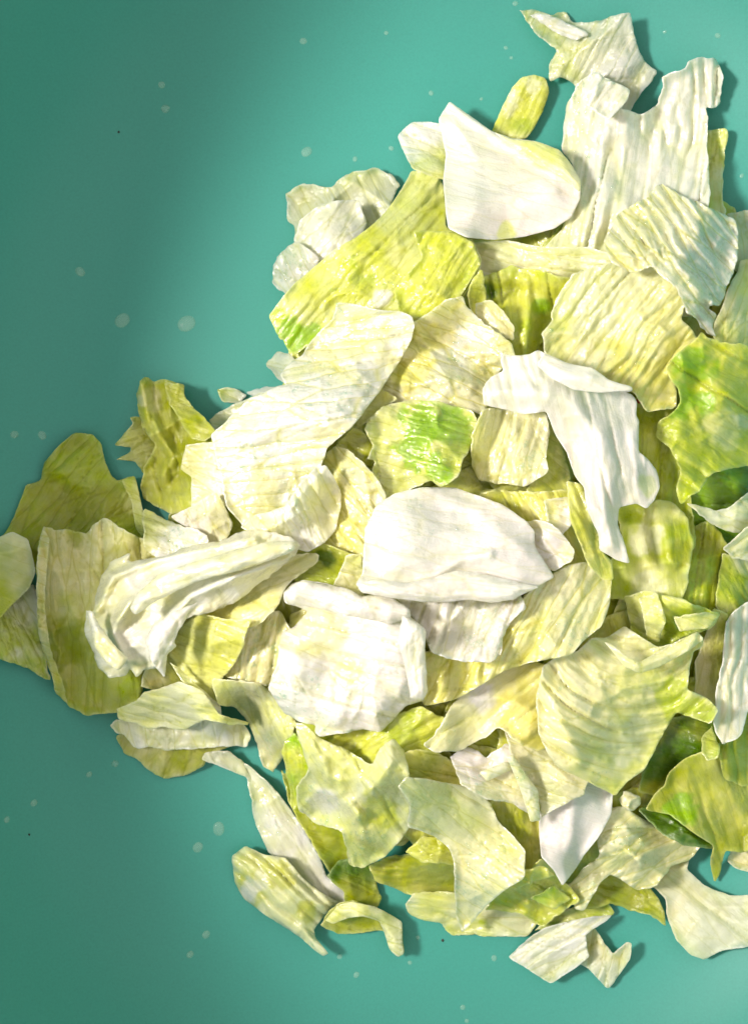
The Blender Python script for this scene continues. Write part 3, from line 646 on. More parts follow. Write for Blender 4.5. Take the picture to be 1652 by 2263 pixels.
piece('white grey smooth leaf standing at the right edge', '1600,1377 1617,1353 1652,1330 1720,1300 1720,1540 1652,1572 1640,1620 1627,1634 1596,1648 1579,1620 1572,1593 1579,1566 1583,1514 1596,1463', c='P', c2='W', rip=(95, 70, 10), lift=26, bulge=16, bw=50, tilt=(24, 0), t=8, jag=1.2, wet=.3, vein=.4, pl=(26,6))
# right upper body
piece('pale green smooth leaf at the right edge above the bright green leaf', '1632,577 1720,560 1720,800 1650,785 1593,765 1575,742 1579,714 1596,677 1606,642 1630,594', c='L', c2='K', rip=(110, 80, 12), lift=18, bulge=18, tilt=(14, 0), jag=.8, wet=.2)
piece('cream leaf with a curved lower edge under the white folded leaf', '1045,535 1120,530 1200,545 1300,545 1420,580 1500,640 1530,700 1450,700 1350,645 1250,630 1180,606 1127,603 1065,620 1052,590', c='C', c2='K', rip=(8, 34, 10), bend=.12, lift=22, bulge=18, tilt=(0, -12), jag=.6)
piece('green leaf with a standing rib seen down the gap in the upper middle', '1058,610 1130,590 1190,595 1260,615 1245,670 1225,710 1200,750 1175,795 1130,800 1100,740 1075,680', c='M', c2='Y', blobs=[(1080,640,24,'N'),(1170,660,24,'Y'),(1200,680,24,'G')], rip=(80, 40, 24), lift=2, crin=2, vein=.4, wet=.6, ridges=[('1160,620 1165,700 1160,790',14,22)])
piece('cream yellow lettuce leaf with soft ribs right of the green gap', '1260,608 1326,584 1442,574 1490,590 1520,656 1503,704 1534,735 1541,752 1507,793 1483,825 1497,868 1497,900 1430,915 1401,868 1326,837 1257,810 1206,779 1195,735 1220,707 1216,694 1230,656 1245,625',
  pl=(30,7), c='K', c2='A', g=(1330,640,1440,850), blobs=[(1440,820,50,'A'),(1400,610,50,'K'),(1240,700,30,'L'),(1300,800,50,'C')], rip=(128, 46, 12), bend=.1, lift=10, bulge=18, stiff=40, wet=.8, vein=.5, crin=1.6, tilt=(6, 0), beads=[(1400,760,60,50),(1310,830,40,40),(1225,735,22,16)])
piece('crumpled bumpy cream leaf at the right under the ribbed white leaf', '1333,534 1350,505 1367,480 1394,455 1428,432 1449,411 1466,408 1497,428 1565,459 1600,476 1620,486 1627,521 1625,555 1620,600 1600,645 1590,675 1565,678 1583,694 1575,720 1583,745 1560,735 1520,690 1500,640 1470,620 1440,590 1400,600 1350,575',
  pl=(27,11), c='W', c2='C', g=(1600,600,1380,520), rip=(50, 36, 15), lift=16, bulge=26, stiff=30, crin=2.6, vein=1, wet=1, jag=2.4, tilt=(8, 0), beads=[(1540,600,70,70),(1450,470,50,30)])
piece('bright green leaf with pale streaks at the right edge', '1545,733 1566,748 1593,755 1640,762 1720,790 1720,1050 1652,1030 1620,1036 1576,1050 1559,1070 1541,1091 1521,1098 1504,1115 1490,1080 1500,1040 1480,990 1450,965 1455,930 1490,905 1500,886 1497,858 1480,834 1473,813 1493,783 1511,765 1531,752',
  c='Y', c2='M', g=(1640,780,1500,1000), blobs=[(1530,810,46,'G'),(1500,890,50,'G'),(1560,890,30,'G'),(1600,945,44,'L'),(1560,1010,30,'M'),(1640,930,24,'K')], rip=(35, 52, 16), lift=20, bulge=30, bw=90, crin=2, wet=.4, vein=.5, tilt=(10, 0))
# upper left body
piece('long yellow green leaf running diagonally from the white folded leaf down to the left', '909,377 937,380 968,387 978,411 985,455 985,500 1005,512 1046,530 1063,575 1055,610 1030,645 1012,670 970,700 912,720 885,710 827,700 745,690 735,715 694,755 646,790 625,750 612,738 593,699 629,649 656,622 697,587 740,550 790,520 840,480 880,430',
  pl=(24,4), c='L', c2='Y', blobs=[(800,600,44,'M'),(820,580,30,'Y'),(615,695,20,'M'),(668,745,42,'G'),(640,740,34,'G'),(1000,560,44,'M'),(760,650,30,'Y'),(840,660,24,'W'),(900,560,40,'L')], rip=(133, 40, 9), lift=14, bulge=22, bw=60, stiff=60, vein=.5, wet=.6, tilt=(12, 0), jag=.8, beads=[(735,640,8,8),(860,650,34,24)],
  ridges=[('960,390 860,500 740,610 620,700',30,10)],
  flaps=[('912,510 1000,512 1046,535 1063,582 1050,605 1012,662 960,700 920,705 880,690 870,640 930,570',dict(c='Y',c2='M',rip=(122,24,8),lift=6,bulge=14,beads=[]))])
piece('thin yellow green shred at the edge of the green gap', '1030,650 1040,620 1063,595 1072,640 1066,700 1052,720 1040,690', c='Y', c2='A', lift=10, bulge=8)
piece('small cream ruffled piece left of the green gap', '1050,668 1086,662 1117,685 1126,707 1136,721 1134,752 1113,745 1080,725 1050,710', c='C', c2='B', rip=(45, 24, 8), lift=14, bulge=10)
piece('cream leaf with fan veins and shade painted in beige, left of the white forked piece', '923,707 954,683 981,659 1022,653 1033,680 1046,690 1070,718 1109,745 1127,760 1135,790 1110,810 1080,850 1075,895 1065,915 1000,910 930,895 870,890 840,870 865,814 895,755 905,718',
  c='C', c2='B', blobs=[(950,760,56,'A'),(900,830,40,'A'),(1010,800,50,'W'),(1050,740,40,'W'),(1000,860,50,'C')], rip=(28, 48, 13), vein=1, lift=10, bulge=20, wet=.9, crin=1.9, tilt=(10, 0), beads=[(1050,760,60,60),(1000,850,60,30)])  # beige and amber patches put the shade on its left into the colour
# middle green
piece('yellowish leaf peeking out right of the wet cream leaf', '765,955 840,855 880,880 850,905 800,947 830,990 812,985 785,970', c='A', c2='L', lift=6)
piece('olive bit in the small gap under the wet cream leaf', '740,985 780,945 840,985 850,1030 800,1030 760,1010', c='O', c2='Y', lift=3)
piece('bright green square leaf in the middle of the pile', '844,896 886,886 927,879 971,889 1043,906 1053,937 1050,954 1036,992 1022,1022 1020,1045 998,1067 971,1080 954,1063 899,1087 855,1108 844,1074 824,1040 827,1019 807,1016 814,1005 824,985 800,947 817,923',
  c='L', c2='L', blobs=[(940,930,60,'G'),(990,950,55,'G'),(920,990,50,'G'),(985,1010,44,'M'),(960,1040,40,'G'),(850,950,30,'L'),(1000,900,30,'G')], rip=(15, 60, 10), crin=2.4, vein=.8, lift=14, bulge=18, wet=1, tilt=(4, 4), beads=[(890,1040,40,28),(960,1030,40,20)])
piece('thin yellow green leaf right of the beaded cream piece', '1195,905 1225,945 1245,995 1256,1040 1262,1092 1225,1095 1180,1100 1160,1085 1190,1045 1200,975', c='Y', c2='L', rip=(40, 40, 8), lift=10, wet=.6)
piece('beaded cream piece right of the bright green square leaf', '1040,970 1062,905 1086,900 1150,905 1205,905 1212,950 1210,975 1205,1010 1210,1040 1180,1065 1160,1078 1110,1072 1060,1060 1040,1030', pl=(40,8), c='C', c2='A', g=(1140,1000,1040,1010), rip=(105, 40, 9), lift=12, bulge=16, wet=1, vein=.7, beads=[(1165,1015,40,46)], tilt=(6, 0))
piece('yellow green leaf in the gap above the big round white piece', '1060,1090 1110,1080 1165,1085 1262,1080 1290,1150 1310,1230 1290,1255 1240,1260 1180,1240 1140,1180', c='Y', c2='A', lift=2, rip=(60, 44, 12), wet=.5)
piece('small cream fold between the yellow green leaf and the big round white piece', '1200,1106 1256,1098 1262,1160 1240,1185 1212,1160', c='C', c2='P', lift=10, bulge=10, wet=.7)
# left middle
piece('veined pale leaf between the wet cream leaf and the big round white piece', '715,1005 738,985 766,990 790,1012 817,1036 838,1067 853,1098 840,1132 830,1190 815,1240 766,1220 730,1220 700,1205 720,1175 732,1125 730,1080 715,1050', c='C', c2='A', g=(800,1080,740,1110), rip=(50, 52, 11), vein=1, lift=8, bulge=18, wet=.6, crin=1.8, tilt=(8, 0), beads=[(760,1030,30,20)])
piece('olive green scrap in the dark gap below the veined pale leaf', '640,1230 720,1200 780,1220 800,1290 770,1320 700,1300 650,1290', c='M', c2='O', lift=2, wet=.4, blobs=[(720,1235,22,'N')])
piece('pale yellow bit between the dark gap and the big round white piece', '735,1290 765,1225 800,1220 810,1300 800,1320 770,1305', c='L', c2='C', lift=6)
piece('small beaded ribbed strip left of the square cream white block', '495,1495 515,1450 535,1410 548,1372 565,1350 620,1350 645,1400 640,1460 620,1510 590,1520 550,1512', pl=(40,20), c='C', c2='B', rip=(100, 22, 9), lift=14, bulge=16, wet=1, beads=[(575,1420,60,110),(530,1480,30,30)])
piece('cream orange leaf lying under the right end of the rosette', '470,1340 560,1285 650,1226 700,1226 697,1240 677,1261 646,1288 625,1312 605,1346 577,1375 543,1385 500,1395 460,1380 425,1365', c='A', c2='C', g=(480,1370,640,1260), rip=(-28, 46, 10), lift=14, bulge=14, wet=.7, tilt=(6, 0))
piece('yellow olive leaf with a thin bright curled edge below the rosette', '372,1440 400,1380 440,1355 500,1370 560,1365 540,1420 515,1470 490,1495 487,1550 485,1575 475,1580 440,1530 400,1490', c='E', c2='L', lift=14, bulge=14, wet=.3,
  flaps=[('374,1462 395,1475 430,1508 470,1543 489,1560 489,1582 470,1582 440,1545 405,1508',dict(c='W',c2='L',lift=8,bulge=14,bw=12,jag=.6,wet=1,beads=[(420,1500,20,16)]))])
piece('wet cream leaf with fine glints sweeping from the upper middle to the left', '745,668 780,672 831,682 885,687 909,697 916,718 906,755 872,814 844,858 803,913 769,951 725,988 714,1022 700,1062 665,1110 645,1160 600,1185 540,1165 500,1120 490,1060 465,960 500,930 545,885 580,870 615,852 632,850 617,827 640,800 668,785 690,748 735,705',
  pl=(70,5), c='C', c2='W', blobs=[(800,740,60,'K'),(600,950,70,'W'),(570,1080,50,'C'),(700,880,50,'W'),(820,830,40,'W')], rip=(-8, 62, 11), bend=.05, vein=.85, lift=22, bulge=34, bw=80, stiff=60, wet=1, crin=1.6, jag=1, tilt=(5, 2),
  beads=[(720,860,80,110),(560,970,80,120),(640,1060,80,90),(720,700,40,30),(800,900,60,30)])
piece('round curled cream fold at the lower end of the wet cream leaf', '700,1030 720,1026 735,1050 752,1088 752,1125 742,1172 714,1202 680,1220 655,1213 620,1195 560,1180 530,1165 560,1140 600,1130 630,1120 660,1070', c='C', c2='W', rip=(62, 46, 16), lift=10, bulge=26, bw=36, wet=.9, jag=.8, crin=1.8, beads=[(640,1130,50,30)])
piece('white folded rosette of ruffled lettuce at the left', '288,1222 284,1240 339,1229 387,1219 480,1199 514,1180 560,1168 600,1172 640,1183 663,1206 656,1226 620,1250 590,1275 560,1295 520,1330 480,1350 440,1362 400,1375 394,1395 385,1420 392,1430 372,1445 363,1498 350,1480 320,1478 303,1497 288,1478 275,1495 256,1500 240,1502 215,1475 205,1440 190,1400 188,1345 205,1350 212,1310 222,1280 250,1240',
  c='W', c2='C', blobs=[(250,1300,26,'C'),(560,1230,20,'C')], rip=(-35, 34, 10), bend=.15, lift=12, bk=1, round=1, bulge=40, bw=70, stiff=60, vein=.2, wet=.8, crin=1.6, jag=2, tilt=(6, 0),
  ridges=[('650,1205 540,1220 430,1250 330,1290 260,1370',11,26),('640,1235 520,1275 420,1320 360,1390 340,1470',12,30),('560,1190 450,1215 340,1240 250,1275 215,1350',10,24),('285,1330 250,1400 280,1460',10,22)],
  flaps=[('340,1470 320,1420 335,1385 380,1350 440,1330 410,1372 394,1395 385,1420 392,1430 372,1445 363,1498 350,1480',dict(c='W',c2='P',rip=(-60,40,8),lift=8,bulge=22,bw=26,jag=1.2)),
         ('300,1315 350,1270 430,1240 520,1215 600,1195 650,1195 655,1215 600,1238 520,1262 430,1285 350,1325 300,1360 285,1345',dict(c='W',rip=(-18,22,7),lift=8,bulge=22,bw=22,jag=.8,wet=1,beads=[(630,1215,18,10)])),
         ('195,1350 205,1355 225,1385 255,1425 285,1455 262,1480 235,1465 208,1430',dict(c='W',c2='C',lift=8,bulge=12,bw=14,jag=1.6))])
# bottom middle
piece('pale yellow leaf below the beaded strip', '470,1500 520,1505 577,1512 625,1560 655,1595 642,1648 628,1670 605,1712 577,1695 567,1640 550,1600 520,1565 480,1560', c='L', c2='B', rip=(60, 60, 12), lift=10, bulge=16, wet=.6, beads=[(590,1650,20,10)])
piece('pale leaf with a serrated lower edge at the lower left, lower layer', '243,1600 257,1585 300,1590 360,1595 404,1600 452,1585 534,1592 552,1630 545,1652 520,1645 470,1650 420,1655 370,1662 340,1652 300,1650 270,1625 255,1620', c='K', c2='W', rip=(80, 44, 9), lift=12, bulge=12, jag=2.2, wet=.3, tilt=(5, 0))
piece('pale green leaf lying over the serrated leaf at the lower left', '257,1570 274,1560 298,1550 315,1529 360,1519 400,1505 450,1530 480,1580 534,1594 550,1600 500,1604 452,1591 404,1615 360,1605 329,1611 300,1600 262,1590', c='K', c2='L', rip=(15, 50, 9), lift=16, bulge=18, jag=1.4, wet=.15, tilt=(4, 6))
piece('yellow green ridged leaf under the square cream white block', '700,1615 838,1600 870,1580 930,1555 985,1590 985,1640 930,1680 850,1720 800,1740 740,1720 690,1680', c='Y', c2='M', rip=(-30, 34, 13), lift=4, wet=.5, crin=1.8)
piece('olive yellow veined leaf in the lower middle gap', '885,1665 920,1650 965,1660 1010,1690 1035,1745 970,1745 905,1735', c='O', c2='A', rip=(20, 60, 6), vein=1, lift=6, wet=.2)
piece('bright green curled shred at the lower left of the pale ruffled leaf', '619,1667 631,1636 650,1615 680,1650 692,1698 678,1740 660,1760 652,1795 641,1780 634,1732', c='G', c2='Y', rip=(80, 16, 8), lift=14, bulge=12, crin=2, wet=.8)
piece('yellow olive leaf filling the gap under the bottom pale leaf', '895,1880 930,1845 985,1850 1020,1880 1020,1910 930,1905', c='O', c2='Y', lift=3)
piece('orange tinted yellow leaf beside the smooth white cone', '1075,1765 1111,1755 1170,1780 1200,1815 1200,1895 1180,1920 1160,1940 1150,1900 1131,1850 1095,1815', c='A', c2='O', lift=6, bulge=10, wet=.5, rip=(80, 40, 8))
piece('small curly green cluster at the bottom of the pile', '1070,2010 1100,1975 1135,1935 1167,1930 1195,1900 1235,1920 1245,1950 1280,1990 1240,2022 1199,2046 1155,2018 1107,2015', c='M', c2='Y', rip=(30, 26, 20), lift=4, crin=3.5, wet=.8, jag=2.5, beads=[(1180,1960,40,20)],
  flaps=[('1110,1960 1150,1925 1200,1915 1230,1935 1190,1950 1150,1965',dict(c='Y',lift=6,bulge=12)),('1170,1985 1220,1955 1260,1985 1225,2010',dict(c='G',lift=6,bulge=12))])
piece('pale yellow green ruffled leaf in the lower middle, wet and folded', '645,1595 672,1600 700,1625 760,1655 820,1690 840,1655 870,1635 890,1660 905,1720 908,1780 905,1830 880,1860 850,1895 800,1920 770,1910 757,1835 700,1820 660,1790 655,1740 680,1700 665,1650',
  c='L', c2='K', blobs=[(740,1690,30,'L'),(840,1790,44,'Y'),(720,1780,34,'W')], rip=(55, 64, 20), lift=16, bulge=30, bw=60, crin=2.6, wet=1, vein=.4, jag=1.6, tilt=(6, 0), beads=[(800,1860,50,50),(720,1770,50,30)],
  ridges=[('660,1600 690,1680 750,1740 790,1800',18,18),('860,1650 840,1720 790,1800',22,16),('665,1790 700,1750 750,1760 790,1800 800,1850',13,16),('690,1640 720,1700 730,1760',9,10)],
  )
piece('smooth pale leaf with glints on its lower half at the bottom centre', '880,1735 895,1716 950,1722 1019,1736 1056,1748 1083,1776 1099,1816 1131,1844 1159,1879 1159,1939 1127,1959 1075,2002 1036,2046 1020,2062 1008,2026 1000,1900 990,1875 960,1850 925,1835 900,1830 905,1780',
  c='K', c2='C', g=(1000,1750,1090,1900), rip=(35, 70, 11), lift=22, bulge=24, bw=60, stiff=40, vein=.6, wet=1, jag=.9, tilt=(4, 0), beads=[(1075,1890,55,90),(1040,1960,40,24)])
# lower centre right
piece('pink cream wet piece low in the centre', '995,1670 1028,1648 1056,1655 1071,1675 1115,1640 1140,1660 1150,1720 1170,1760 1175,1800 1131,1775 1087,1775 1044,1750 1020,1732', c='P', c2='C', lift=8, bulge=12, wet=.9, beads=[(1070,1740,50,30)])
piece('small pale stick of lettuce lying on the pink cream piece', '1058,1708 1119,1683 1133,1700 1075,1728', name='lettuce_stalk', c='K', c2='S', t=8, lift=8, bulge=9, bw=10, jag=.4, curl=0)
piece('smooth white cone shaped leaf pointing down near the bottom centre', '1190,1815 1195,1770 1225,1710 1290,1700 1355,1745 1350,1800 1322,1851 1290,1891 1270,1923 1242,1959 1222,1923 1195,1895 1191,1851', c='P', c2='W', g=(1230,1800,1340,1800), lift=16, bulge=24, bw=50, jag=.4, wet=.4, vein=.1, crin=.6, ridges=[('1275,1710 1250,1950',16,10)], tilt=(12, 0))
piece('sheer pale leaf overlapping the top of the white cone', '1110,1590 1160,1610 1215,1590 1240,1680 1300,1720 1290,1760 1240,1780 1195,1812 1185,1750 1150,1700 1125,1660', c='K', c2='C', sheer=.12, lift=12, bulge=12, wet=.5)
piece('cream yellow leaf with a jagged left tip in the lower centre', '935,1645 955,1630 970,1600 995,1560 1030,1520 1080,1490 1130,1470 1185,1460 1230,1480 1240,1560 1230,1640 1190,1660 1130,1630 1100,1610 1050,1645 1010,1665 960,1662', c='C', c2='A', g=(1050,1560,1190,1580), blobs=[(1190,1570,26,'A'),(1130,1560,40,'A'),(1060,1530,40,'P')], rip=(-40, 54, 12), lift=12, bulge=20, wet=.6, vein=.3, tilt=(8, 0), beads=[(990,1620,30,10)])
piece('long glassy pale rib stretching down beside the white cone', '1119,1673 1133,1668 1160,1708 1188,1748 1194,1814 1171,1818 1163,1788 1143,1728', name='lettuce_stalk', c='K', c2='S', t=8, lift=10, bulge=10, bw=12, jag=.4, wet=1, curl=0, beads=[(1150,1715,14,18),(1130,1685,8,8)])
piece('wide fan shaped pale leaf with curving ribs in the lower right', '1200,1470 1240,1440 1274,1440 1305,1410 1336,1410 1380,1385 1450,1430 1552,1405 1553,1430 1531,1439 1524,1480 1518,1524 1566,1545 1586,1569 1569,1600 1494,1576 1473,1607 1449,1651 1425,1700 1385,1728 1358,1758 1314,1736 1274,1716 1234,1700 1211,1669 1190,1620 1185,1540',
  pl=(30,10), c='L', c2='C', g=(1480,1600,1330,1500), blobs=[(1480,1545,48,'M'),(1550,1570,34,'M'),(1440,1500,26,'L'),(1390,1640,60,'K')], arc=(1400,1270), rip=(0, 34, 15), lift=22, bulge=34, bw=90, stiff=60, vein=.45, wet=.6, jag=1, crin=1.5, tilt=(6, 0), beads=[(1260,1530,30,20),(1320,1715,26,14)],
  ridges=[('1190,1480 1230,1580 1280,1680',18,18)],
  flaps=[('1333,1418 1353,1424 1380,1450 1411,1464 1480,1425 1541,1395 1555,1412 1521,1439 1463,1470 1415,1488 1377,1470',dict(c='L',c2='C',lift=10,bulge=18,bw=16,jag=.8))])
piece('cream scrap at the end of the fan shaped leaf, pointing right', '1365,1762 1377,1746 1395,1752 1413,1764 1413,1778 1397,1792 1373,1782', c='C', c2='B', lift=10, bulge=6, crin=3, jag=2.5)
# centre
piece('big cream leaf with dark branching veins right of the centre', '1225,1265 1257,1250 1291,1240 1330,1265 1352,1280 1350,1326 1340,1360 1326,1387 1291,1415 1261,1449 1223,1456 1168,1466 1120,1480 1070,1510 1010,1545 940,1560 925,1540 935,1490 935,1440 985,1440 1040,1440 1080,1430 1100,1380 1150,1330 1190,1290',
  pl=(46,11), c='C', c2='A', g=(1260,1340,1040,1500), rip=(118, 54, 15), vein=1, vs=.8, lift=16, bulge=26, bw=70, stiff=50, wet=.7, crin=1.5, jag=.8, tilt=(8, 0), beads=[(1270,1400,30,24),(1250,1385,20,14)])
piece('pink cream lobed bit at the right end of the big round white piece', '1150,1155 1190,1150 1215,1160 1240,1180 1270,1215 1262,1240 1225,1262 1195,1250 1160,1210', c='P', c2='C', lift=10, bulge=14, wet=.5)
piece('pinkish wet crumpled piece under the big round white piece', '865,1316 930,1310 1000,1310 1090,1310 1150,1310 1162,1345 1125,1375 1112,1410 1108,1440 1085,1465 1060,1460 1025,1460 990,1455 950,1440 935,1395 905,1360', pl=(34,9), c='P', c2='W', rip=(108, 40, 14), lift=14, bulge=22, wet=1, crin=1.9, beads=[(1070,1390,50,50)], tilt=(6, 0))
piece('square cream white block of ribbed lettuce in the centre left', '625,1312 646,1291 670,1283 714,1291 766,1302 796,1319 838,1315 872,1326 903,1346 906,1363 927,1381 940,1394 937,1432 944,1528 933,1548 896,1559 865,1596 838,1620 803,1613 748,1624 707,1629 694,1620 697,1603 663,1596 625,1572 591,1521 594,1511 612,1463 615,1428 625,1394 649,1387 680,1353 663,1343 629,1333',
  c='W', c2='P', g=(640,1400,900,1560), blobs=[(700,1400,60,'C'),(780,1480,40,'C')], rip=(16, 50, 13), bend=.08, lift=10, bk=1, round=1, bulge=34, bw=60, stiff=60, vein=.35, wet=.9, jag=1.1, crin=1.4, tilt=(8, 0), beads=[(720,1570,90,150),(620,1525,20,24),(870,1500,40,16)],
  flaps=[('628,1316 646,1291 670,1283 714,1291 766,1302 796,1319 838,1315 872,1326 903,1346 906,1363 860,1378 790,1366 720,1350 670,1340 635,1336',dict(c='W',c2='P',lift=8,bulge=20,bw=26,rip=(14,34,6),beads=[])),
         ('890,1360 927,1381 940,1394 937,1432 944,1528 933,1548 905,1545 895,1480 880,1420',dict(c='P',c2='W',lift=8,bulge=18,bw=20,rip=(85,26,6),beads=[]))])
piece('big smooth round white piece in the centre of the pile', '806,1165 830,1120 870,1092 930,1076 1000,1078 1060,1095 1110,1115 1160,1150 1180,1175 1180,1210 1225,1275 1190,1295 1160,1310 1130,1325 1090,1332 1040,1325 980,1330 900,1327 850,1318 800,1310 785,1290 800,1270 803,1220',
  pl=(60,5), c='P', c2='W', g=(1150,1120,950,1260), rip=(10, 90, 5), bend=.1, lift=10, bk=1, bulge=32, bw=120, stiff=80, vein=.34, wet=.8, jag=.9, beads=[(900,1160,60,26),(1060,1200,60,20)], crin=.7, tilt=(6, 0), curl=2, ridges=[('800,1290 880,1300 960,1275 1020,1235 1080,1225',12,10),('930,1076 1050,1130 1150,1210 1215,1272',22,9)],
  flaps=[('785,1290 830,1284 900,1288 960,1278 1010,1260 1060,1268 1150,1288 1192,1297 1130,1325 1090,1332 1040,1325 980,1330 900,1327 850,1318 800,1310',dict(c='P',c2='W',lift=4,bulge=12,bw=14,rip=(8,26,6),pl=None,t=5,ridges=()))])
piece('pale yellow folded strip hanging along the lower edge of the white forked piece', '1250,1062 1288,1070 1300,1125 1322,1180 1328,1216 1352,1240 1354,1282 1330,1282 1300,1252 1280,1200 1258,1150', c='L', c2='Y', rip=(70, 26, 7), lift=16, bulge=14, bw=22, wet=.6, jag=.8)
piece('bright white forked piece with a long arm hanging down, right of the centre', '1130,785 1168,783 1189,773 1206,783 1257,803 1309,814 1346,841 1394,855 1398,862 1380,868 1395,872 1401,880 1406,889 1405,916 1411,930 1410,954 1410,998 1432,1016 1452,1040 1458,1077 1446,1105 1428,1125 1405,1113 1367,1122 1365,1160 1375,1190 1391,1245 1360,1237 1322,1216 1322,1182 1298,1130 1290,1075 1268,1050 1254,1002 1226,961 1206,909 1155,915 1117,906 1086,899 1068,895 1065,860 1072,845 1086,832 1113,820 1106,796 1113,783',
  pl=(26,3), c='W', c2='P', g=(1250,850,1330,1100), blobs=[(1430,1070,26,'K')], rip=(78, 44, 8), bend=-.05, lift=10, bulge=34, bw=70, stiff=80, vein=.12, wet=.35, jag=.6, crin=.9, tilt=(4, 0), curl=3,
  ridges=[('1080,870 1180,870 1260,890 1320,960 1335,1080 1345,1200',24,18),('1400,950 1405,1100',14,8)],
  flaps=[('1200,780 1257,803 1309,814 1346,841 1394,855 1398,862 1370,864 1320,868 1265,862 1215,835 1185,805',dict(c='W',c2='P',rip=(20,30,4),lift=12,bulge=24,bw=24))])
piece('thin white flap sticking out left behind the white folded leaf', '878,300 895,280 910,268 940,266 975,272 1000,300 1000,400 960,392 940,385 910,372 893,340', c='W', c2='L', g=(930,300,950,390), rip=(20, 60, 6), lift=16, bulge=12, tilt=(8, 0), wet=.3, jag=.8)
piece('smooth white folded leaf with sharp corners at the upper middle', '992,222 1028,248 1086,290 1130,306 1185,312 1235,330 1262,362 1284,400 1281,440 1262,480 1225,505 1160,523 1090,530 1030,525 990,505 983,470 979,400 985,340 975,290 968,262',
  pl=(34,1.5), t=10, c='W', c2='P', g=(1000,300,1200,500), blobs=[(1210,350,28,'L'),(1120,515,24,'L')], rip=(15, 80, 5), lift=14, bk=1, bulge=30, bw=80, stiff=60, vein=.3, wet=.35, jag=.5, crin=.6, curl=2, tilt=(8, -6),
  ridges=[('1000,235 1086,298 1165,345 1284,412',12,10)],
  flaps=[('1090,291 1130,306 1185,312 1235,330 1262,362 1284,400 1281,425 1240,392 1190,365 1150,338 1115,312',dict(c='C',c2='L',lift=3,bulge=10,bw=18,t=5,jag=.5,stiff=30,rip=(30,30,4),pl=None,ridges=()))])

# ------------------------------------------------------------------ water drops on the bowl, each one a thing
def drop_mesh(name, R, hgt, seed, seg=20, rings=6):
    r = random.Random(seed); V = [(0, 0, hgt)]; F = []
    ph = r.uniform(0, 6.28); e = r.uniform(.03, .12)
    for j in range(1, rings + 1):
        a = j / rings * math.pi / 2
        for i in range(seg):
            t = 2 * math.pi * i / seg; k = 1 + e * math.cos(2 * t + ph)
            V.append((R * math.sin(a) * k * math.cos(t), R * math.sin(a) * k * math.sin(t), hgt * math.cos(a)))
    for i in range(seg): F.append((0, 1 + i, 1 + (i + 1) % seg))
    for j in range(rings - 1):
        for i in range(seg):
            a = 1 + j * seg + i; b = 1 + j * seg + (i + 1) % seg
            F.append((a, a + seg, b + seg, b))
    F.append(tuple(1 + (rings - 1) * seg + i for i in range(seg))[::-1])
    me = bpy.data.meshes.new(name); me.from_pydata(V, [], F); me.materials.append(DROP)
    me.polygons.foreach_set('use_smooth', [True] * (len(F) - 1) + [False]); return me
def bowl_frame(u, v):
    z = float(ray_bowl(np.array([u]), np.array([v]))[0]); f = 1 - z / HC
    x, y = 826 + (u - 826) * f, 1131.5 + (v - 1131.5) * f
    e = 4.0; zx = float(bowl_z(x + e, y) - bowl_z(x - e, y)) / (2 * e); zy = float(bowl_z(x, y + e) - bowl_z(x, y - e)) / (2 * e)
    nrm = Vector((-zx, zy, 1)).normalized()
    return Vector(((x - 826) * K, -(y - 1131.5) * K, z * K)), nrm
DROPS = [(412, 715, 20, 'largest water drop, on the shaded wall left of the yellow green leaf'),
 (270, 708, 17, 'round water drop just left of the largest drop on the shaded wall'),
 (677, 335, 12, 'water drop on the bowl above the grey sheer leaf'),
 (366, 240, 10, 'lower of the two close water drops high on the left wall'),
 (357, 187, 8, 'upper of the two close water drops high on the left wall'),
 (177, 600, 11, 'lone water drop on the left wall above the olive leaf'),
 (93, 962, 10, 'water drop right beside the top of the big olive leaf'),
 (32, 960, 9, 'water drop nearest the left edge, above the big olive leaf'),
 (483, 1832, 15, 'large water drop left of the long curved lettuce strip'),
 (437, 1873, 12, 'water drop below and left of the one beside the curved strip'),
 (254, 1688, 9, 'water drop under the brownish lettuce piece at lower left'),
 (197, 1712, 7, 'small water drop left of the one under the brownish piece'),
 (75, 1775, 8, 'faint water drop low on the left side of the bowl'),
 (15, 1812, 7, 'faint water drop at the lower left edge of the bowl'),
 (670, 90, 8, 'water drop near the top on the shadow edge of the bowl'),
 (853, 72, 5, 'small water drop near the top right of the shadow edge'),
 (952, 205, 6, 'small bright water drop above the white folded leaf'),
 (784, 351, 6, 'small water drop between the sheer leaf and the white folded leaf'),
 (864, 327, 6, 'small water drop touching the white folded leaf on its left'),
 (1063, 218, 4, 'tiny water drop beside the tip of the green stalk'),
 (1138, 7, 6, 'water drop at the top edge above the top scrap'),
 (1117, 105, 5, 'upper of the two small water drops left of the top scrap'),
 (1129, 127, 4, 'lower of the two small water drops left of the top scrap'),
 (1585, 78, 6, 'water drop in the bright upper right corner'),
 (1468, 70, 4, 'tiny water drop right of the top scrap'),
 (1638, 388, 5, 'small water drop at the right edge beside the ribbed leaf shadow'),
 (750, 2115, 6, 'bright water drop below the rolled lettuce piece at the bottom'),
 (787, 2155, 7, 'oval water drop lower than the bright one at the bottom'),
 (905, 2128, 5, 'small water drop right of the arched lettuce strip'),
 (923, 2073, 5, 'small water drop close to the arched lettuce strip shadow'),
 (1091, 2118, 7, 'bright water drop left of the bottom grey white scrap'),
 (1022, 2227, 6, 'water drop near the bottom edge in the lit part'),
 (1031, 2257, 5, 'water drop cut by the bottom edge of the picture'),
 (420, 2110, 8, 'faint water drop in the dark lower left of the bowl'),
 (455, 2066, 9, 'faint round water drop left of the rolled piece at lower left')]
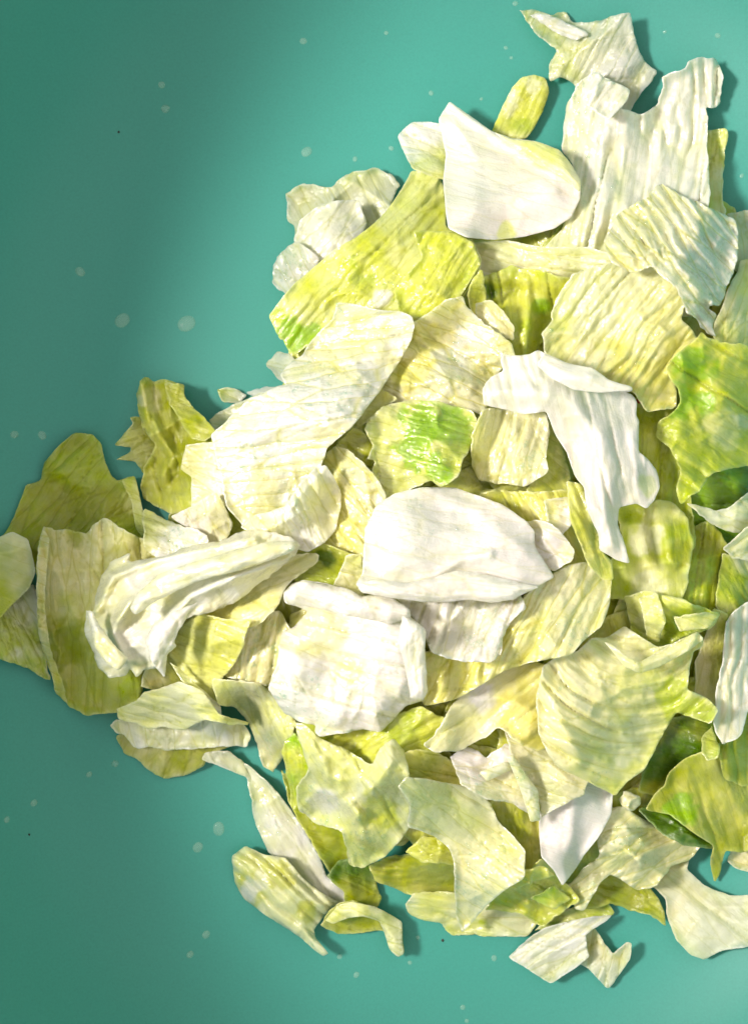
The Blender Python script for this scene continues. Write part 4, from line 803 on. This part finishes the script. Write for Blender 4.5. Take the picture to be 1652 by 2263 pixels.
for i, (u, v, r, lab) in enumerate(DROPS):
    p, nrm = bowl_frame(u, v)
    o = bpy.data.objects.new('water_drop', drop_mesh('water_drop', r * .95 * K, r * .40 * K, i)); col.objects.link(o)
    o.location = p + nrm * 0.00002; o.rotation_euler = nrm.to_track_quat('Z', 'Y').to_euler()
    tag(o, lab, 'water drop', 'water drops on the bowl')

# specks
def speck(u, v, z, r, mat, lab):
    rr = random.Random(int(u)); V = []; F = []
    import bmesh
    bm = bmesh.new(); bmesh.ops.create_icosphere(bm, subdivisions=2, radius=r * K)
    for q in bm.verts: q.co *= rr.uniform(.75, 1.2); q.co.z *= .6
    me = bpy.data.meshes.new('speck'); bm.to_mesh(me); bm.free(); me.materials.append(mat)
    o = bpy.data.objects.new('speck', me); col.objects.link(o)
    p = W(np.array([u]), np.array([v]), np.array([z]))[0]; o.location = p; tag(o, lab, 'speck')
RED = plain('reddish_brown_crumb', (.30, .05, .01)); BLK = plain('dark_crumb', (.02, .03, .02))
def top_z(u, v): return float(sample(H, np.array([u]), np.array([v]))[0])
speck(1412, 886, top_z(1412, 886) + 2, 6, RED, 'tiny reddish brown speck beside the white forked lettuce piece')
speck(262, 291, top_z(262, 291), 2.6, BLK, 'tiny dark speck high on the left wall of the bowl')
speck(64, 1845, top_z(64, 1845), 2.6, BLK, 'tiny dark speck low on the left of the bowl')
speck(978, 2079, top_z(978, 2079), 3.2, BLK, 'tiny dark speck below the bottom pale lettuce piece')

# fine water beads on the wet leaves: far too many to count, one object
def beads():
    V = []; F = []; seg = 7
    for (u, v, z) in BEADS:
        r = float(np.clip(rng.lognormal(1.12, .42), 1.7, 7.5)); p = W(np.array([u]), np.array([v]), np.array([z]))[0]; b = len(V); r *= K
        V.append((p[0], p[1], p[2] + r * .44))
        for j, (q, hh) in enumerate(((.5, .33), (.88, .06), (1.0, -.18))):
            for i in range(seg):
                t = 2 * math.pi * i / seg; V.append((p[0] + r * q * math.cos(t), p[1] + r * q * math.sin(t), p[2] + r * hh))
        for i in range(seg): F.append((b, b + 1 + i, b + 1 + (i + 1) % seg))
        for j in range(2):
            for i in range(seg):
                a = b + 1 + j * seg + i; c = b + 1 + j * seg + (i + 1) % seg; F.append((a, a + seg, c + seg, c))
        F.append(tuple(b + 1 + 2 * seg + i for i in range(seg))[::-1])
    me = bpy.data.meshes.new('water_beads'); me.from_pydata(V, [], F); me.materials.append(WATER)
    me.polygons.foreach_set('use_smooth', [True] * len(F))
    o = bpy.data.objects.new('water_beads', me); col.objects.link(o)
    tag(o, 'fine glinting water beads scattered over the wet lettuce pieces', 'water', kind='stuff')
beads()
